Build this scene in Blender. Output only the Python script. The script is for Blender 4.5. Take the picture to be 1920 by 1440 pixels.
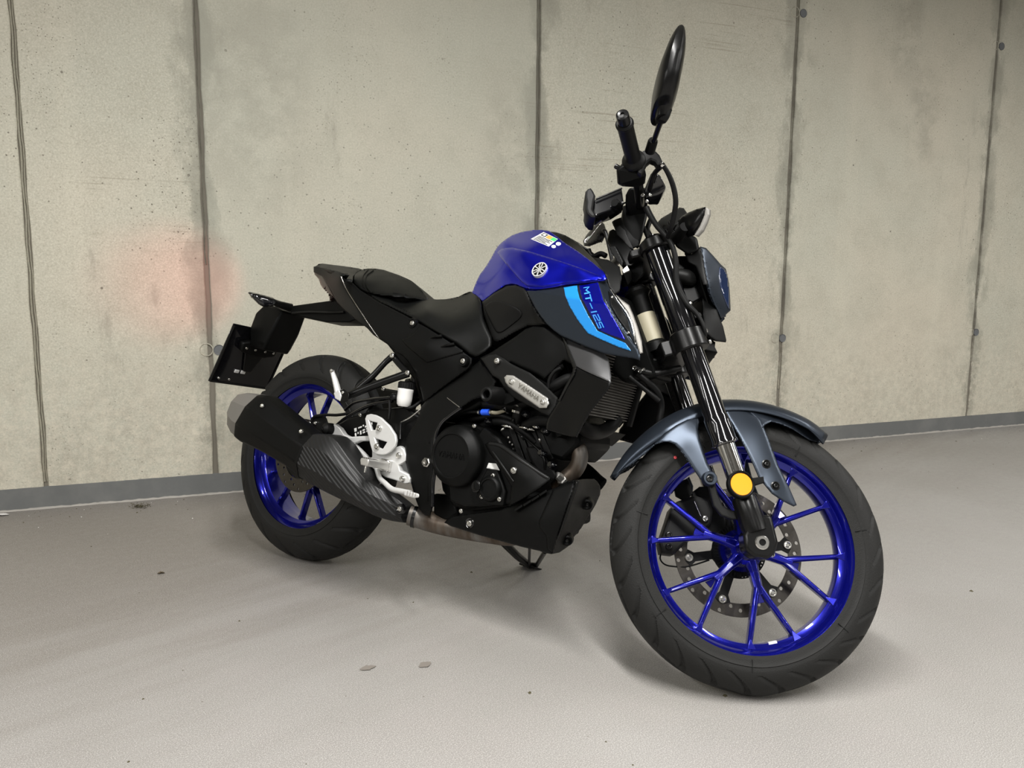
import bpy, bmesh, math, random
import numpy as np
from mathutils import Vector, Matrix
random.seed(4); rng = np.random.default_rng(4)
for o in list(bpy.data.objects): bpy.data.objects.remove(o)
SC = bpy.context.scene
ROOTC = SC.collection
PI = math.pi
def R3(ax, a): return Matrix.Rotation(a, 4, Vector(ax))
# ------------------------------------------------------------------ camera, world, lamps, exposure
FPX, CAMH, PITCH, ROLL = 1460.239, 0.84348, -0.13139, -0.0066605
CAMROT = R3((1,0,0), PITCH) @ R3((0,1,0), ROLL)
cam = bpy.data.cameras.new('camera'); camo = bpy.data.objects.new('camera', cam); ROOTC.objects.link(camo)
cam.sensor_width = 36; cam.lens = FPX/1920*36; cam.clip_end = 60; cam.clip_start = .02
camo.matrix_world = Matrix.Translation((0,0,CAMH)) @ CAMROT @ R3((1,0,0), PI/2)
SC.camera = camo
SC.view_settings.view_transform = 'Standard'; SC.view_settings.look = 'None'
SC.view_settings.gamma = 1; SC.view_settings.use_curve_mapping = False
SC.view_settings.exposure = 0.10
w = bpy.data.worlds.new('World'); SC.world = w; w.use_nodes = True
w.node_tree.nodes['Background'].inputs[0].default_value = (.80,.86,.90,1)
w.node_tree.nodes['Background'].inputs[1].default_value = .02
WYAW, WD, WW, S2, S1 = 0.368757, 3.22305, 1.365177, -0.006327, -0.591628
WALLM = R3((0,0,1), WYAW) @ Matrix.Translation((0, WD, 0))      # wall frame: x along the wall, y into it, z up
LAMPCOL = (1.0,.985,.955)
def lamp(u, dist, power, length=1.5, width=.12, rot=0, z=2.62):
    l = bpy.data.lights.new('tube_lamp', 'AREA'); l.shape = 'RECTANGLE'; l.size = length; l.size_y = width
    l.energy = power; l.color = LAMPCOL
    o = bpy.data.objects.new('tube_lamp', l); ROOTC.objects.link(o)
    o.matrix_world = WALLM @ Matrix.Translation((u, -dist, z)) @ R3((0,0,1), rot)
    return o
for u_, e_ in ((-5.0, 80), (-2.3, 85), (.4, 130), (3.2, 74), (6.0, 55)):          # tubes run at right angles to the wall, one every second bay
    lamp(u_, 3.0, e_, 2.6, .20, PI/2)
for u_, e_ in ((-3.6, 32), (-.9, 28), (1.8, 30), (4.6, 105), (7.2, 135)): lamp(u_, 7.2, e_, 2.6, .16, PI/2)

# ------------------------------------------------------------------ motorcycle frames (x forward, y left, z up; root at rear contact)
BX0, BY0, PSI, LEAN, DELTA, BPIT = -0.637972, 2.285722, -0.593841, 0.222934, 0.592170, 0.0050356
BIKEM = Matrix.Translation((BX0, BY0, 0)) @ R3((0,0,1), PSI) @ R3((1,0,0), -LEAN) @ R3((0,1,0), BPIT)
RK = math.radians(26); AX = (-math.sin(RK), 0, math.cos(RK)); AP = Vector((1.42, 0, 0))
WB, RF, RR = 1.325, .296, .314
STEER = Matrix.Translation(AP) @ R3(AX, DELTA) @ Matrix.Translation(-AP)
FR = {'B': Matrix.Identity(4), 'F': STEER, 'FW': STEER @ Matrix.Translation((WB,0,RF)), 'RW': Matrix.Translation((0,0,RR))}
FINV = {k: (BIKEM @ m).inverted() for k, m in FR.items()}
CAMP = {k: m @ Vector((0,0,CAMH)) for k, m in FINV.items()}
C3 = CAMROT.to_3x3()
def hit(fr, px, py, y):
    """point of the photograph on the plane y = const of a motorcycle frame"""
    d = FINV[fr].to_3x3() @ (C3 @ Vector(((px-960)/FPX, 1, -(py-720)/FPX)))
    o = CAMP[fr]; t = (y - o.y)/d.y
    return o + d*t
def hitx(fr, px, py, x):
    d = FINV[fr].to_3x3() @ (C3 @ Vector(((px-960)/FPX, 1, -(py-720)/FPX)))
    o = CAMP[fr]; t = (x - o.x)/d.x
    return o + d*t
def B(px, py, y): return hit('B', px, py, y)
def F(px, py, y): return hit('F', px, py, y)

# ------------------------------------------------------------------ materials
def nm(name):
    m = bpy.data.materials.new(name); m.use_nodes = True
    return m, m.node_tree, m.node_tree.nodes['Principled BSDF']
def setp(b, **k):
    for a, v in k.items():
        b.inputs[a.replace('_', ' ')].default_value = v
def mat(name, col, rough=.5, metal=0, coat=0, coat_r=.05, spec=.5, bump=0, bscale=300, vary=0):
    m, nt, b = nm(name)
    b.inputs['Base Color'].default_value = (*col, 1); b.inputs['Roughness'].default_value = rough
    b.inputs['Metallic'].default_value = metal; b.inputs['Coat Weight'].default_value = coat
    b.inputs['Coat Roughness'].default_value = coat_r; b.inputs['Specular IOR Level'].default_value = spec
    if bump or vary:
        tc = nt.nodes.new('ShaderNodeTexCoord'); n = nt.nodes.new('ShaderNodeTexNoise')
        n.inputs['Scale'].default_value = bscale; n.inputs['Detail'].default_value = 3
        nt.links.new(tc.outputs['Object'], n.inputs['Vector'])
    if bump:
        bp = nt.nodes.new('ShaderNodeBump'); bp.inputs['Strength'].default_value = bump; bp.inputs['Distance'].default_value = .001
        nt.links.new(n.outputs['Fac'], bp.inputs['Height']); nt.links.new(bp.outputs['Normal'], b.inputs['Normal'])
    if vary:
        n2 = nt.nodes.new('ShaderNodeTexNoise'); n2.inputs['Scale'].default_value = 25; n2.inputs['Detail'].default_value = 6
        nt.links.new(tc.outputs['Object'], n2.inputs['Vector'])
        mx = nt.nodes.new('ShaderNodeMapRange'); mx.inputs['To Min'].default_value = max(0.02, rough-vary); mx.inputs['To Max'].default_value = rough+vary
        nt.links.new(n2.outputs['Fac'], mx.inputs['Value']); nt.links.new(mx.outputs['Result'], b.inputs['Roughness'])
    return m
M = dict(
    black=mat('matte_black_plastic', (.0022,.0023,.0022), .46, spec=.14, bump=.25, bscale=900, vary=.06),
    dark=mat('dark_grey_plastic', (.0065,.0066,.0064), .44, spec=.22, bump=.2, bscale=900),
    satin=mat('satin_black_paint', (.003,.003,.003), .28, spec=.28),
    gloss=mat('gloss_black_paint', (.004,.004,.005), .11, coat=.6),
    vinyl=mat('seat_vinyl', (.0030,.0033,.0031), .42, spec=.2, bump=.35, bscale=700, vary=.05),
    rubber=mat('tyre_rubber', (.0100,.0099,.0093), .60, spec=.25, bump=.5, bscale=400, vary=.08),
    grip=mat('grip_rubber', (.004,.004,.004), .5, spec=.2),
    blue=mat('blue_pearl_paint', (.003,.007,.50), .34, metal=.88, coat=.8, coat_r=.04),
    wheelblue=mat('blue_wheel_paint', (.006,.008,.27), .24, metal=.75, coat=.8, coat_r=.06),
    steelblue=mat('charcoal_blue_satin_paint', (.036,.045,.060), .34, metal=.75),
    cyan=mat('cyan_film', (.012,.22,.60), .3, coat=.3),
    cyan2=mat('light_blue_film', (.05,.28,.72), .3),
    silver=mat('cast_silver_paint', (.74,.74,.73), .36, metal=.45, bump=.15, bscale=900),
    alu=mat('brushed_aluminium', (.62,.61,.58), .38, metal=.8, bump=.4, bscale=500),
    grey=mat('grey_metal_cap', (.21,.20,.185), .5, metal=.5),
    chrome=mat('bright_chrome', (.75,.74,.72), .10, metal=1),
    zinc=mat('zinc_bolt', (.62,.61,.58), .22, metal=1),
    dbolt=mat('black_bolt', (.03,.03,.03), .25, metal=.8),
    disc=mat('ground_steel_disc', (.085,.078,.070), .28, metal=.9, bump=.3, bscale=60, vary=.08),
    white=mat('white_plastic', (.75,.74,.72), .35),
    plabel=mat('white_print', (.70,.70,.68), .5),
    amber=mat('amber_reflector', (.95,.33,.015), .28, coat=.5),
    orange=mat('orange_print', (.85,.30,.06), .5), green=mat('green_print', (.06,.55,.14), .5),
    red=mat('red_print', (.5,.03,.04), .5), bluec=mat('blue_clip', (.02,.10,.75), .35),
    brass=mat('brass_fluid_hose', (.33,.30,.22), .4), gold=mat('old_label', (.46,.42,.30), .5),
    lens=mat('smoked_red_lens', (.018,.004,.004), .15, coat=.6), clear=mat('clear_lens_edge', (.30,.29,.27), .2),
    duct=mat('satin_grey_metallic_duct', (.09,.09,.092), .32, metal=.7),
    glassb=mat('headlamp_lens', (.012,.022,.06), .05, coat=1),
    rad=mat('radiator_core', (.075,.07,.062), .5, metal=.6, vary=.1),
    mirror=mat('mirror_glass', (.6,.6,.6), .03, metal=1),
)
def heat_mat():
    m, nt, b = nm('heat_stained_pipe'); tc = nt.nodes.new('ShaderNodeTexCoord')
    n = nt.nodes.new('ShaderNodeTexNoise'); n.inputs['Scale'].default_value = 14; n.inputs['Detail'].default_value = 8
    mp = nt.nodes.new('ShaderNodeMapping'); mp.inputs['Scale'].default_value = (2.2,1,.5)
    r = nt.nodes.new('ShaderNodeValToRGB'); e = r.color_ramp.elements
    e[0].position = .33; e[0].color = (.055,.034,.020,1); e[1].position = .68; e[1].color = (.17,.165,.155,1)
    x = r.color_ramp.elements.new(.5); x.color = (.105,.085,.068,1)
    nt.links.new(tc.outputs['Object'], mp.inputs['Vector']); nt.links.new(mp.outputs[0], n.inputs['Vector'])
    nt.links.new(n.outputs['Fac'], r.inputs['Fac']); nt.links.new(r.outputs['Color'], b.inputs['Base Color'])
    setp(b, Roughness=.45, Metallic=.6)
    return m
M['heat'] = heat_mat()
def carbon_mat():
    m, nt, b = nm('ribbed_heat_shield'); tc = nt.nodes.new('ShaderNodeTexCoord')
    mp = nt.nodes.new('ShaderNodeMapping'); mp.inputs['Rotation'].default_value = (0, math.radians(49), 0)
    wv = nt.nodes.new('ShaderNodeTexWave'); wv.inputs['Scale'].default_value = 32; wv.inputs['Distortion'].default_value = .25
    wv.bands_direction = 'X'
    bp = nt.nodes.new('ShaderNodeBump'); bp.inputs['Strength'].default_value = .5; bp.inputs['Distance'].default_value = .002
    nt.links.new(tc.outputs['Object'], mp.inputs['Vector']); nt.links.new(mp.outputs[0], wv.inputs['Vector'])
    nt.links.new(wv.outputs['Fac'], bp.inputs['Height']); nt.links.new(bp.outputs['Normal'], b.inputs['Normal'])
    b.inputs['Base Color'].default_value = (.010,.010,.010,1); setp(b, Roughness=.42); b.inputs['Specular IOR Level'].default_value = .3
    return m
M['carbon'] = carbon_mat()

# ------------------------------------------------------------------ object helpers
FROF = {}
def link(name, me, parent=None, fr='B', label=None, mtl=None, ang=32, smooth=True):
    o = bpy.data.objects.new(name, me); ROOTC.objects.link(o)
    if mtl is not None and not me.materials: me.materials.append(M[mtl] if isinstance(mtl, str) else mtl)
    if parent is not None:
        o.parent = parent; o.matrix_parent_inverse = Matrix.Identity(4)
        o.matrix_basis = FROF.get(parent.name, Matrix.Identity(4)).inverted() @ FR[fr]
    FROF[o.name] = FR[fr].copy()
    if smooth and isinstance(me, bpy.types.Mesh):
        me.polygons.foreach_set('use_smooth', [True]*len(me.polygons)); me.set_sharp_from_angle(angle=math.radians(ang))
    if label: o['label'] = label
    return o
def mesh(verts, faces):
    me = bpy.data.meshes.new('m'); me.from_pydata([tuple(v) for v in verts], [], faces); me.update(); return me
def bm_mesh(bm):
    bmesh.ops.recalc_face_normals(bm, faces=bm.faces)
    me = bpy.data.meshes.new('m'); bm.to_mesh(me); bm.free(); return me
def bevel(o, w, seg=2, ang=35):
    m = o.modifiers.new('bevel', 'BEVEL'); m.width = w; m.segments = seg; m.limit_method = 'ANGLE'; m.angle_limit = math.radians(ang); m.harden_normals = False
    return o
def catmull(pts, n, closed=False):
    P = [np.array(p, float) for p in pts]; out = []
    N = len(P); rngi = range(N if closed else N-1)
    for i in rngi:
        if closed: a, b, c, d = P[i-1], P[i], P[(i+1) % N], P[(i+2) % N]
        else: a, b, c, d = P[max(i-1,0)], P[i], P[i+1], P[min(i+2,N-1)]
        for k in range(n):
            t = k/n
            out.append(.5*((2*b)+(-a+c)*t+(2*a-5*b+4*c-d)*t*t+(-a+3*b-3*c+d)*t**3))
    if not closed: out.append(P[-1])
    return out
class Surf:
    """y as a smooth (thin plate) function of the photograph's pixels through control points"""
    def __init__(s, fr, ctrl):
        s.fr = fr; c = np.array(ctrl, float); s.c = c; n = len(c); s.n = n
        if n >= 5:
            P = np.c_[np.ones(n), c[:, :2]/100]; d = np.hypot(*(c[:, None, :2]-c[None, :, :2]).transpose(2,0,1))/100
            K = np.where(d > 0, d*d*np.log(d+1e-12), 0) + np.eye(n)*1e-4
            A = np.zeros((n+3, n+3)); A[:n,:n] = K; A[:n,n:] = P; A[n:,:n] = P.T
            s.w = np.linalg.solve(A, np.r_[c[:,2], 0,0,0])
        else:
            P = np.c_[np.ones(n), c[:, :2]/100]; m = c[:,2].mean()
            s.w = np.linalg.lstsq(P*[1,1,1], c[:,2]-m, rcond=None)[0]; s.m = m
            if n == 1: s.w = np.zeros(3)
    def y(s, px, py):
        if s.n >= 5:
            d = np.hypot(s.c[:,0]-px, s.c[:,1]-py)/100
            return float(np.where(d > 0, d*d*np.log(d+1e-12), 0) @ s.w[:s.n] + s.w[s.n] + s.w[s.n+1]*px/100 + s.w[s.n+2]*py/100)
        return float(s.m + s.w[0] + s.w[1]*px/100 + s.w[2]*py/100)
    def __call__(s, px, py, dy=0): return hit(s.fr, px, py, s.y(px, py)+dy)
class Planes:
    """convex facets: each plane through three (px,py,y) points; the one furthest from the camera along the ray is the hull"""
    def __init__(s, fr, tris, mode=min):
        s.fr = fr; s.P = []; s.mode = mode
        for t in tris:
            a, b, c = [hit(fr, *q) for q in t]; n = (b-a).cross(c-a).normalized()
            s.P.append((a, n))
    def __call__(s, px, py, dy=0):
        d = FINV[s.fr].to_3x3() @ (C3 @ Vector(((px-960)/FPX, 1, -(py-720)/FPX))); o = CAMP[s.fr]
        ts = [(a-o).dot(n)/d.dot(n) for a, n in s.P]
        p = o + d*s.mode(ts)
        if dy: p = p + d.normalized()*dy
        return p
    def y(s, px, py): return s(px, py).y
def clip(poly, k, v, keep_less):
    out = []
    for i in range(len(poly)):
        a, b = poly[i-1], poly[i]; ia = (a[k] <= v) if keep_less else (a[k] >= v); ib = (b[k] <= v) if keep_less else (b[k] >= v)
        if ia != ib:
            t = (v-a[k])/(b[k]-a[k]); q = [a[0]+t*(b[0]-a[0]), a[1]+t*(b[1]-a[1])]; q[k] = v; out.append(tuple(q))
        if ib: out.append(b)
    return out
def area(p): return .5*sum(p[i-1][0]*p[i][1]-p[i][0]*p[i-1][1] for i in range(len(p)))
def cells(poly, c):
    poly = [tuple(map(float, p)) for p in poly]
    xs = [p[0] for p in poly]; ys = [p[1] for p in poly]; V = {}; vl = []; fs = []
    def vid(p):
        k = (round(p[0], 3), round(p[1], 3))
        if k not in V: V[k] = len(vl); vl.append(k)
        return V[k]
    y = math.floor(min(ys)/c)*c
    while y < max(ys):
        row = clip(clip(poly, 1, y, False), 1, y+c, True) if poly else []
        if len(row) > 2:
            x = math.floor(min(p[0] for p in row)/c)*c; xe = max(p[0] for p in row)
            while x < xe:
                q = clip(clip(row, 0, x, False), 0, x+c, True)
                if len(q) > 2 and abs(area(q)) > 1e-3:
                    ids = []
                    for p in q:
                        i = vid(p)
                        if i not in ids: ids.append(i)
                    if len(ids) > 2: fs.append(ids)
                x += c
        y += c
    return vl, fs
def edist(P, poly):
    P = np.array(P, float); a = np.array(poly, float); b = np.roll(a, -1, 0); best = np.full(len(P), 1e9)
    for p, q in zip(a, b):
        d = q-p; t = np.clip(((P-p)@d)/max(d@d, 1e-9), 0, 1); v = P-(p+t[:,None]*d); best = np.minimum(best, np.hypot(v[:,0], v[:,1]))
    return best
def skin(name, outline, surf, mtl, parent, th=.003, cell=8, smooth=0, pillow=None, mirror=None, label=None, off=0, ang=32, fr=None):
    """a panel: outline in pixels laid on a surface, given thickness away from the camera"""
    fr = fr or surf.fr
    if smooth: outline = [tuple(p) for p in catmull(outline, smooth, True)]
    cell = min(cell, 2.6)
    if pillow: cell = min(cell, max(1.6, pillow[0]*.42))
    vl, fs = cells(outline, cell)
    dist = edist(vl, outline) if pillow else None
    vs = []
    for i, p in enumerate(vl):
        dy = off
        if pillow and dist[i] < pillow[0]:
            u = 1-dist[i]/pillow[0]; dy += (min(1, max(0, (-surf.y(*p)-.02)/.05)) if mirror == 'join' else 1)* pillow[1]*(1-math.sqrt(max(0, 1-u*u)))
        yy = surf.y(p[0], p[1])
        q = hit(surf.fr, p[0], p[1], min(yy, 0)+dy) if (mirror == 'join' and yy > -.004) else surf(p[0], p[1], dy)
        vs.append(q)
    if fr != surf.fr: vs = [FR[fr].inverted() @ FR[surf.fr] @ v for v in vs]
    vs = [Vector(v) for v in vs]
    s = 0
    for f in fs:
        a, b, c = vs[f[0]], vs[f[1]], vs[f[2]]; s += (b-a).cross(c-a).dot(CAMP[fr]-a)
    if s < 0: fs = [f[::-1] for f in fs]
    vv, ff = list(vs), list(fs)
    mv = [Vector((v.x, -v.y, v.z)) for v in vs]; mf = [f[::-1] for f in fs]
    if mirror == 'join':
        n = len(vv); vv += mv; ff += [[i+n for i in f] for f in mf]
    def clean(v, f):
        bm = bmesh.new(); me = mesh(v, f); bm.from_mesh(me); bpy.data.meshes.remove(me)
        bmesh.ops.remove_doubles(bm, verts=bm.verts, dist=min(cell,2.5)*.0012*.12); bmesh.ops.dissolve_degenerate(bm, edges=bm.edges, dist=1e-6)
        me = bpy.data.meshes.new('m'); bm.to_mesh(me); bm.free(); return me
    o = link(name, clean(vv, ff), parent, fr, label, mtl, ang)
    if th:
        m = o.modifiers.new('solid', 'SOLIDIFY'); m.thickness = th; m.offset = -1
    if mirror == 'copy':
        o2 = link(name, clean(mv, mf), parent, fr, None, mtl, ang)
        if th:
            m = o2.modifiers.new('solid', 'SOLIDIFY'); m.thickness = th; m.offset = -1
    return o
def plate(name, outline, y, depth, mtl, parent, fr='B', bev=.002, holes=(), smooth=0, tilt=None, label=None, mirror=False, local=False):
    """extruded plate with holes and rounded edges; y is its near face"""
    cu = bpy.data.curves.new('c', 'CURVE'); cu.dimensions = '2D'; cu.fill_mode = 'BOTH'
    for k, poly in enumerate([outline]+list(holes)):
        if smooth: poly = [tuple(p) for p in catmull(poly, smooth, True)]
        sp = cu.splines.new('POLY'); sp.points.add(len(poly)-1); sp.use_cyclic_u = True
        for i, p in enumerate(poly):
            q = Vector((p[0], y, p[1])) if local else hit(fr, p[0], p[1], y)
            sp.points[i].co = (q.x, q.z, 0, 1)
    cu.extrude = max(depth/2-bev, .0002); cu.bevel_depth = bev; cu.bevel_resolution = 1; cu.offset = -bev
    to = bpy.data.objects.new('t', cu); ROOTC.objects.link(to)
    me = bpy.data.meshes.new_from_object(to, depsgraph=bpy.context.evaluated_depsgraph_get())
    bpy.data.objects.remove(to); bpy.data.curves.remove(cu)
    vs = [(v.co.x, y+depth/2-v.co.z, v.co.y) for v in me.vertices]
    if tilt:
        cx = sum(v[0] for v in vs)/len(vs); cz = sum(v[2] for v in vs)/len(vs)
        vs = [(v[0], v[1]+tilt[0]*(v[0]-cx)+tilt[1]*(v[2]-cz), v[2]) for v in vs]
    fs = [list(p.vertices) for p in me.polygons]; bpy.data.meshes.remove(me)
    o = link(name, mesh(vs, fs), parent, fr, label, mtl, 40)
    if mirror: link(name, mesh([(v[0], -v[1], v[2]) for v in vs], [f[::-1] for f in fs]), parent, fr, None, mtl, 40)
    return o
def ring_mesh(rings, closed_u=True, cap=True):
    n = len(rings[0]); vs = [tuple(p) for r in rings for p in r]; fs = []
    for i in range(len(rings)-1):
        for j in range(n):
            k = (j+1) % n
            if k == 0 and not closed_u: continue
            fs.append([i*n+j, i*n+k, (i+1)*n+k, (i+1)*n+j])
    if cap: fs.append(list(range(n))[::-1]); fs.append([(len(rings)-1)*n+j for j in range(n)])
    me = mesh(vs, fs); bm = bmesh.new(); bm.from_mesh(me); bmesh.ops.recalc_face_normals(bm, faces=bm.faces); bm.to_mesh(me); bm.free()
    return me
def tube_mesh(pts, r, seg=12, sub=6):
    P = catmull(pts, sub) if (sub and len(pts) > 2) else [np.array(p, float) for p in pts]
    if isinstance(r, (int, float)): rad = [r]*len(P)
    else: rad = list(np.interp(np.linspace(0, len(r)-1, len(P)), range(len(r)), r))
    rings = []; up = None
    for i, p in enumerate(P):
        t = Vector(P[min(i+1, len(P)-1)]) - Vector(P[max(i-1, 0)]); t.normalize()
        if up is None:
            up = t.orthogonal().normalized()
        up = (up - t*up.dot(t)).normalized(); s = t.cross(up)
        rings.append([Vector(p) + (up*math.cos(a)+s*math.sin(a))*rad[i] for a in (2*PI*k/seg for k in range(seg))])
    return ring_mesh(rings)
def tube(name, pts, r, mtl, parent, fr='B', seg=12, sub=6, label=None, mirror=False):
    o = link(name, tube_mesh(pts, r, seg, sub), parent, fr, label, mtl, 50)
    if mirror: link(name, tube_mesh([(p[0], -p[1], p[2]) for p in pts], r, seg, sub), parent, fr, None, mtl, 50)
    return o
def lathe_mesh(prof, seg=32, a0=0, a1=2*PI, closed=False):
    """profile [(radius, height along -y)]; axis y, height towards the viewer's side (-y)"""
    full = abs(a1-a0-2*PI) < 1e-6; ns = seg if full else seg+1
    A = [a0+(a1-a0)*k/seg for k in range(ns)]; vs = []; fs = []
    for r, h in prof:
        for a in A: vs.append((r*math.cos(a), -h, r*math.sin(a)))
    n = len(A); m = len(prof)
    for i in range(m if closed else m-1):
        i2 = (i+1) % m
        for j in range(n if full else n-1):
            k = (j+1) % n; fs.append([i*n+j, i*n+k, i2*n+k, i2*n+j])
    bm = bmesh.new(); me = mesh(vs, fs); bm.from_mesh(me); bpy.data.meshes.remove(me)
    bmesh.ops.remove_doubles(bm, verts=bm.verts, dist=1e-6)
    return bm_mesh(bm)
def orient(center, axis):
    """matrix that sends -y to axis"""
    q = Vector((0,-1,0)).rotation_difference(Vector(axis).normalized())
    return Matrix.Translation(center) @ q.to_matrix().to_4x4()
def lathe(name, center, axis, prof, mtl, parent, fr='B', seg=32, label=None, me=None, ang=32):
    o = link(name, me or lathe_mesh(prof, seg), parent, fr, label, mtl, ang)
    o.matrix_basis = o.matrix_basis @ orient(center, axis); FROF[o.name] = FR[fr] @ orient(center, axis)
    return o
BOLTME = {}
def bolt(px, py, y, r, parent, fr='B', mtl='zinc', axis=(0,-1,0), h=None, at=None, name='bolt'):
    key = mtl
    if key not in BOLTME:
        bm = bmesh.new()
        prof = [(0,.25),(.38,.25),(.42,.30),(.48,.62),(.55,.66),(.80,.62),(.95,.45),(1,.2),(1,-.3)]
        BOLTME[key] = lathe_mesh(prof, 18); BOLTME[key].materials.append(M[mtl]); bm.free()
    o = link(name, BOLTME[key], parent, fr)
    c = at if at is not None else hit(fr, px, py, y)
    o.matrix_basis = o.matrix_basis @ orient(c, axis) @ Matrix.Scale(r, 4)
    return o
def loft(name, st, mtl, parent, fr='B', shape='round', seg=20, sub=1, label=None, mirror=False, ang=32, pw=2.4):
    """stations ((px,py) one side, (px,py) other side, y centre, half width in y)"""
    L = []
    for a, b, yc, hw in st:
        A, Bp = hit(fr, *a, yc), hit(fr, *b, yc); L.append((*A, *Bp, hw))
    if sub > 1: L = catmull(L, sub)
    rings = []
    for s in L:
        A, Bp, hw = Vector(s[0:3]), Vector(s[3:6]), s[6]; c = (A+Bp)/2; u = (A-Bp)/2; ring = []
        if shape == 'round': pts = [(math.copysign(abs(math.cos(t))**(2/pw), math.cos(t)), math.copysign(abs(math.sin(t))**(2/pw), math.sin(t))) for t in (2*PI*k/seg for k in range(seg))]
        else: pts = shape
        for p, q in pts: ring.append(c + u*p + Vector((0, hw*q, 0)))
        rings.append(ring)
    o = link(name, ring_mesh(rings), parent, fr, label, mtl, ang)
    if mirror: link(name, ring_mesh([[(p[0], -p[1], p[2]) for p in r] for r in rings]), parent, fr, None, mtl, ang)
    return o
def hull(name, pts, mtl, parent, fr='B', bev=.003, label=None, mirror=False):
    for sgn in ((1,-1) if mirror else (1,)):
        bm = bmesh.new()
        for p in pts: bm.verts.new((p[0], p[1]*sgn, p[2]))
        r = bmesh.ops.convex_hull(bm, input=bm.verts)
        junk = [g for g in r['geom_interior']+r['geom_unused'] if isinstance(g, bmesh.types.BMVert)]
        if junk: bmesh.ops.delete(bm, geom=list(set(junk)), context='VERTS')
        bmesh.ops.dissolve_limit(bm, angle_limit=math.radians(4), verts=bm.verts, edges=bm.edges)
        o = link(name, bm_mesh(bm), parent, fr, label if sgn == 1 else None, mtl, 30)
        if bev: bevel(o, bev)
    return o
def block(name, outline, y0, y1, mtl, parent, fr='B', **k):
    return hull(name, [hit(fr, p[0], p[1], y) for p in outline for y in (y0, y1)] if False else
                [q for p in outline for q in ((lambda a: (Vector((a.x, y0, a.z)), Vector((a.x, y1, a.z))))(hit(fr, p[0], p[1], y0)))], mtl, parent, fr, **k)
def ribbon(p, q, w):
    dx, dy = q[0]-p[0], q[1]-p[1]; l = math.hypot(dx, dy) or 1; ex, ey = dx/l*w*.5, dy/l*w*.5; nx, ny = -dy/l*w/2, dx/l*w/2
    return [(p[0]-ex+nx, p[1]-ey+ny), (q[0]+ex+nx, q[1]+ey+ny), (q[0]+ex-nx, q[1]+ey-ny), (p[0]-ex-nx, p[1]-ey-ny)]
GL = {'Y': [[(0,1),(.5,.5),(1,1)],[(.5,.5),(.5,0)]], 'A': [[(0,0),(.5,1),(1,0)],[(.2,.32),(.8,.32)]], 'M': [[(0,0),(0,1),(.5,.35),(1,1),(1,0)]],
      'H': [[(0,0),(0,1)],[(1,0),(1,1)],[(0,.5),(1,.5)]], 'T': [[(0,1),(1,1)],[(.5,1),(.5,0)]], '-': [[(.1,.5),(.9,.5)]], '1': [[(.5,0),(.5,1)]],
      '2': [[(0,1),(1,1),(1,.55),(0,.45),(0,0),(1,0)]], '5': [[(1,1),(0,1),(0,.5),(1,.5),(1,0),(0,0)]]}
def word(name, text, place, mtl, parent, fr, th=.18, adv=1.35, h=.001, label=None):
    """stroke lettering; place(u, v) -> point, u along the line in letter widths, v 0..1"""
    vs = []; fs = []; u0 = 0
    for ch in text:
        wd = .45 if ch == '1' else 1
        for st in GL[ch]:
            for a, b in zip(st, st[1:]):
                A = (u0+a[0]*wd, a[1]); Bq = (u0+b[0]*wd, b[1])
                q = ribbon(A, Bq, th); n = len(vs)
                vs += [place(*c, 0) for c in q] + [place(*c, h) for c in q]
                fs += [[n,n+1,n+2,n+3],[n+7,n+6,n+5,n+4]] + [[n+i, n+4+i, n+4+(i+1)%4, n+(i+1)%4] for i in range(4)]
        u0 += wd*adv if ch != '1' else wd+.35
    me = mesh(vs, fs); bm = bmesh.new(); bm.from_mesh(me); me2 = bm_mesh(bm)
    return link(name, me2, parent, fr, label, mtl, smooth=False)

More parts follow.
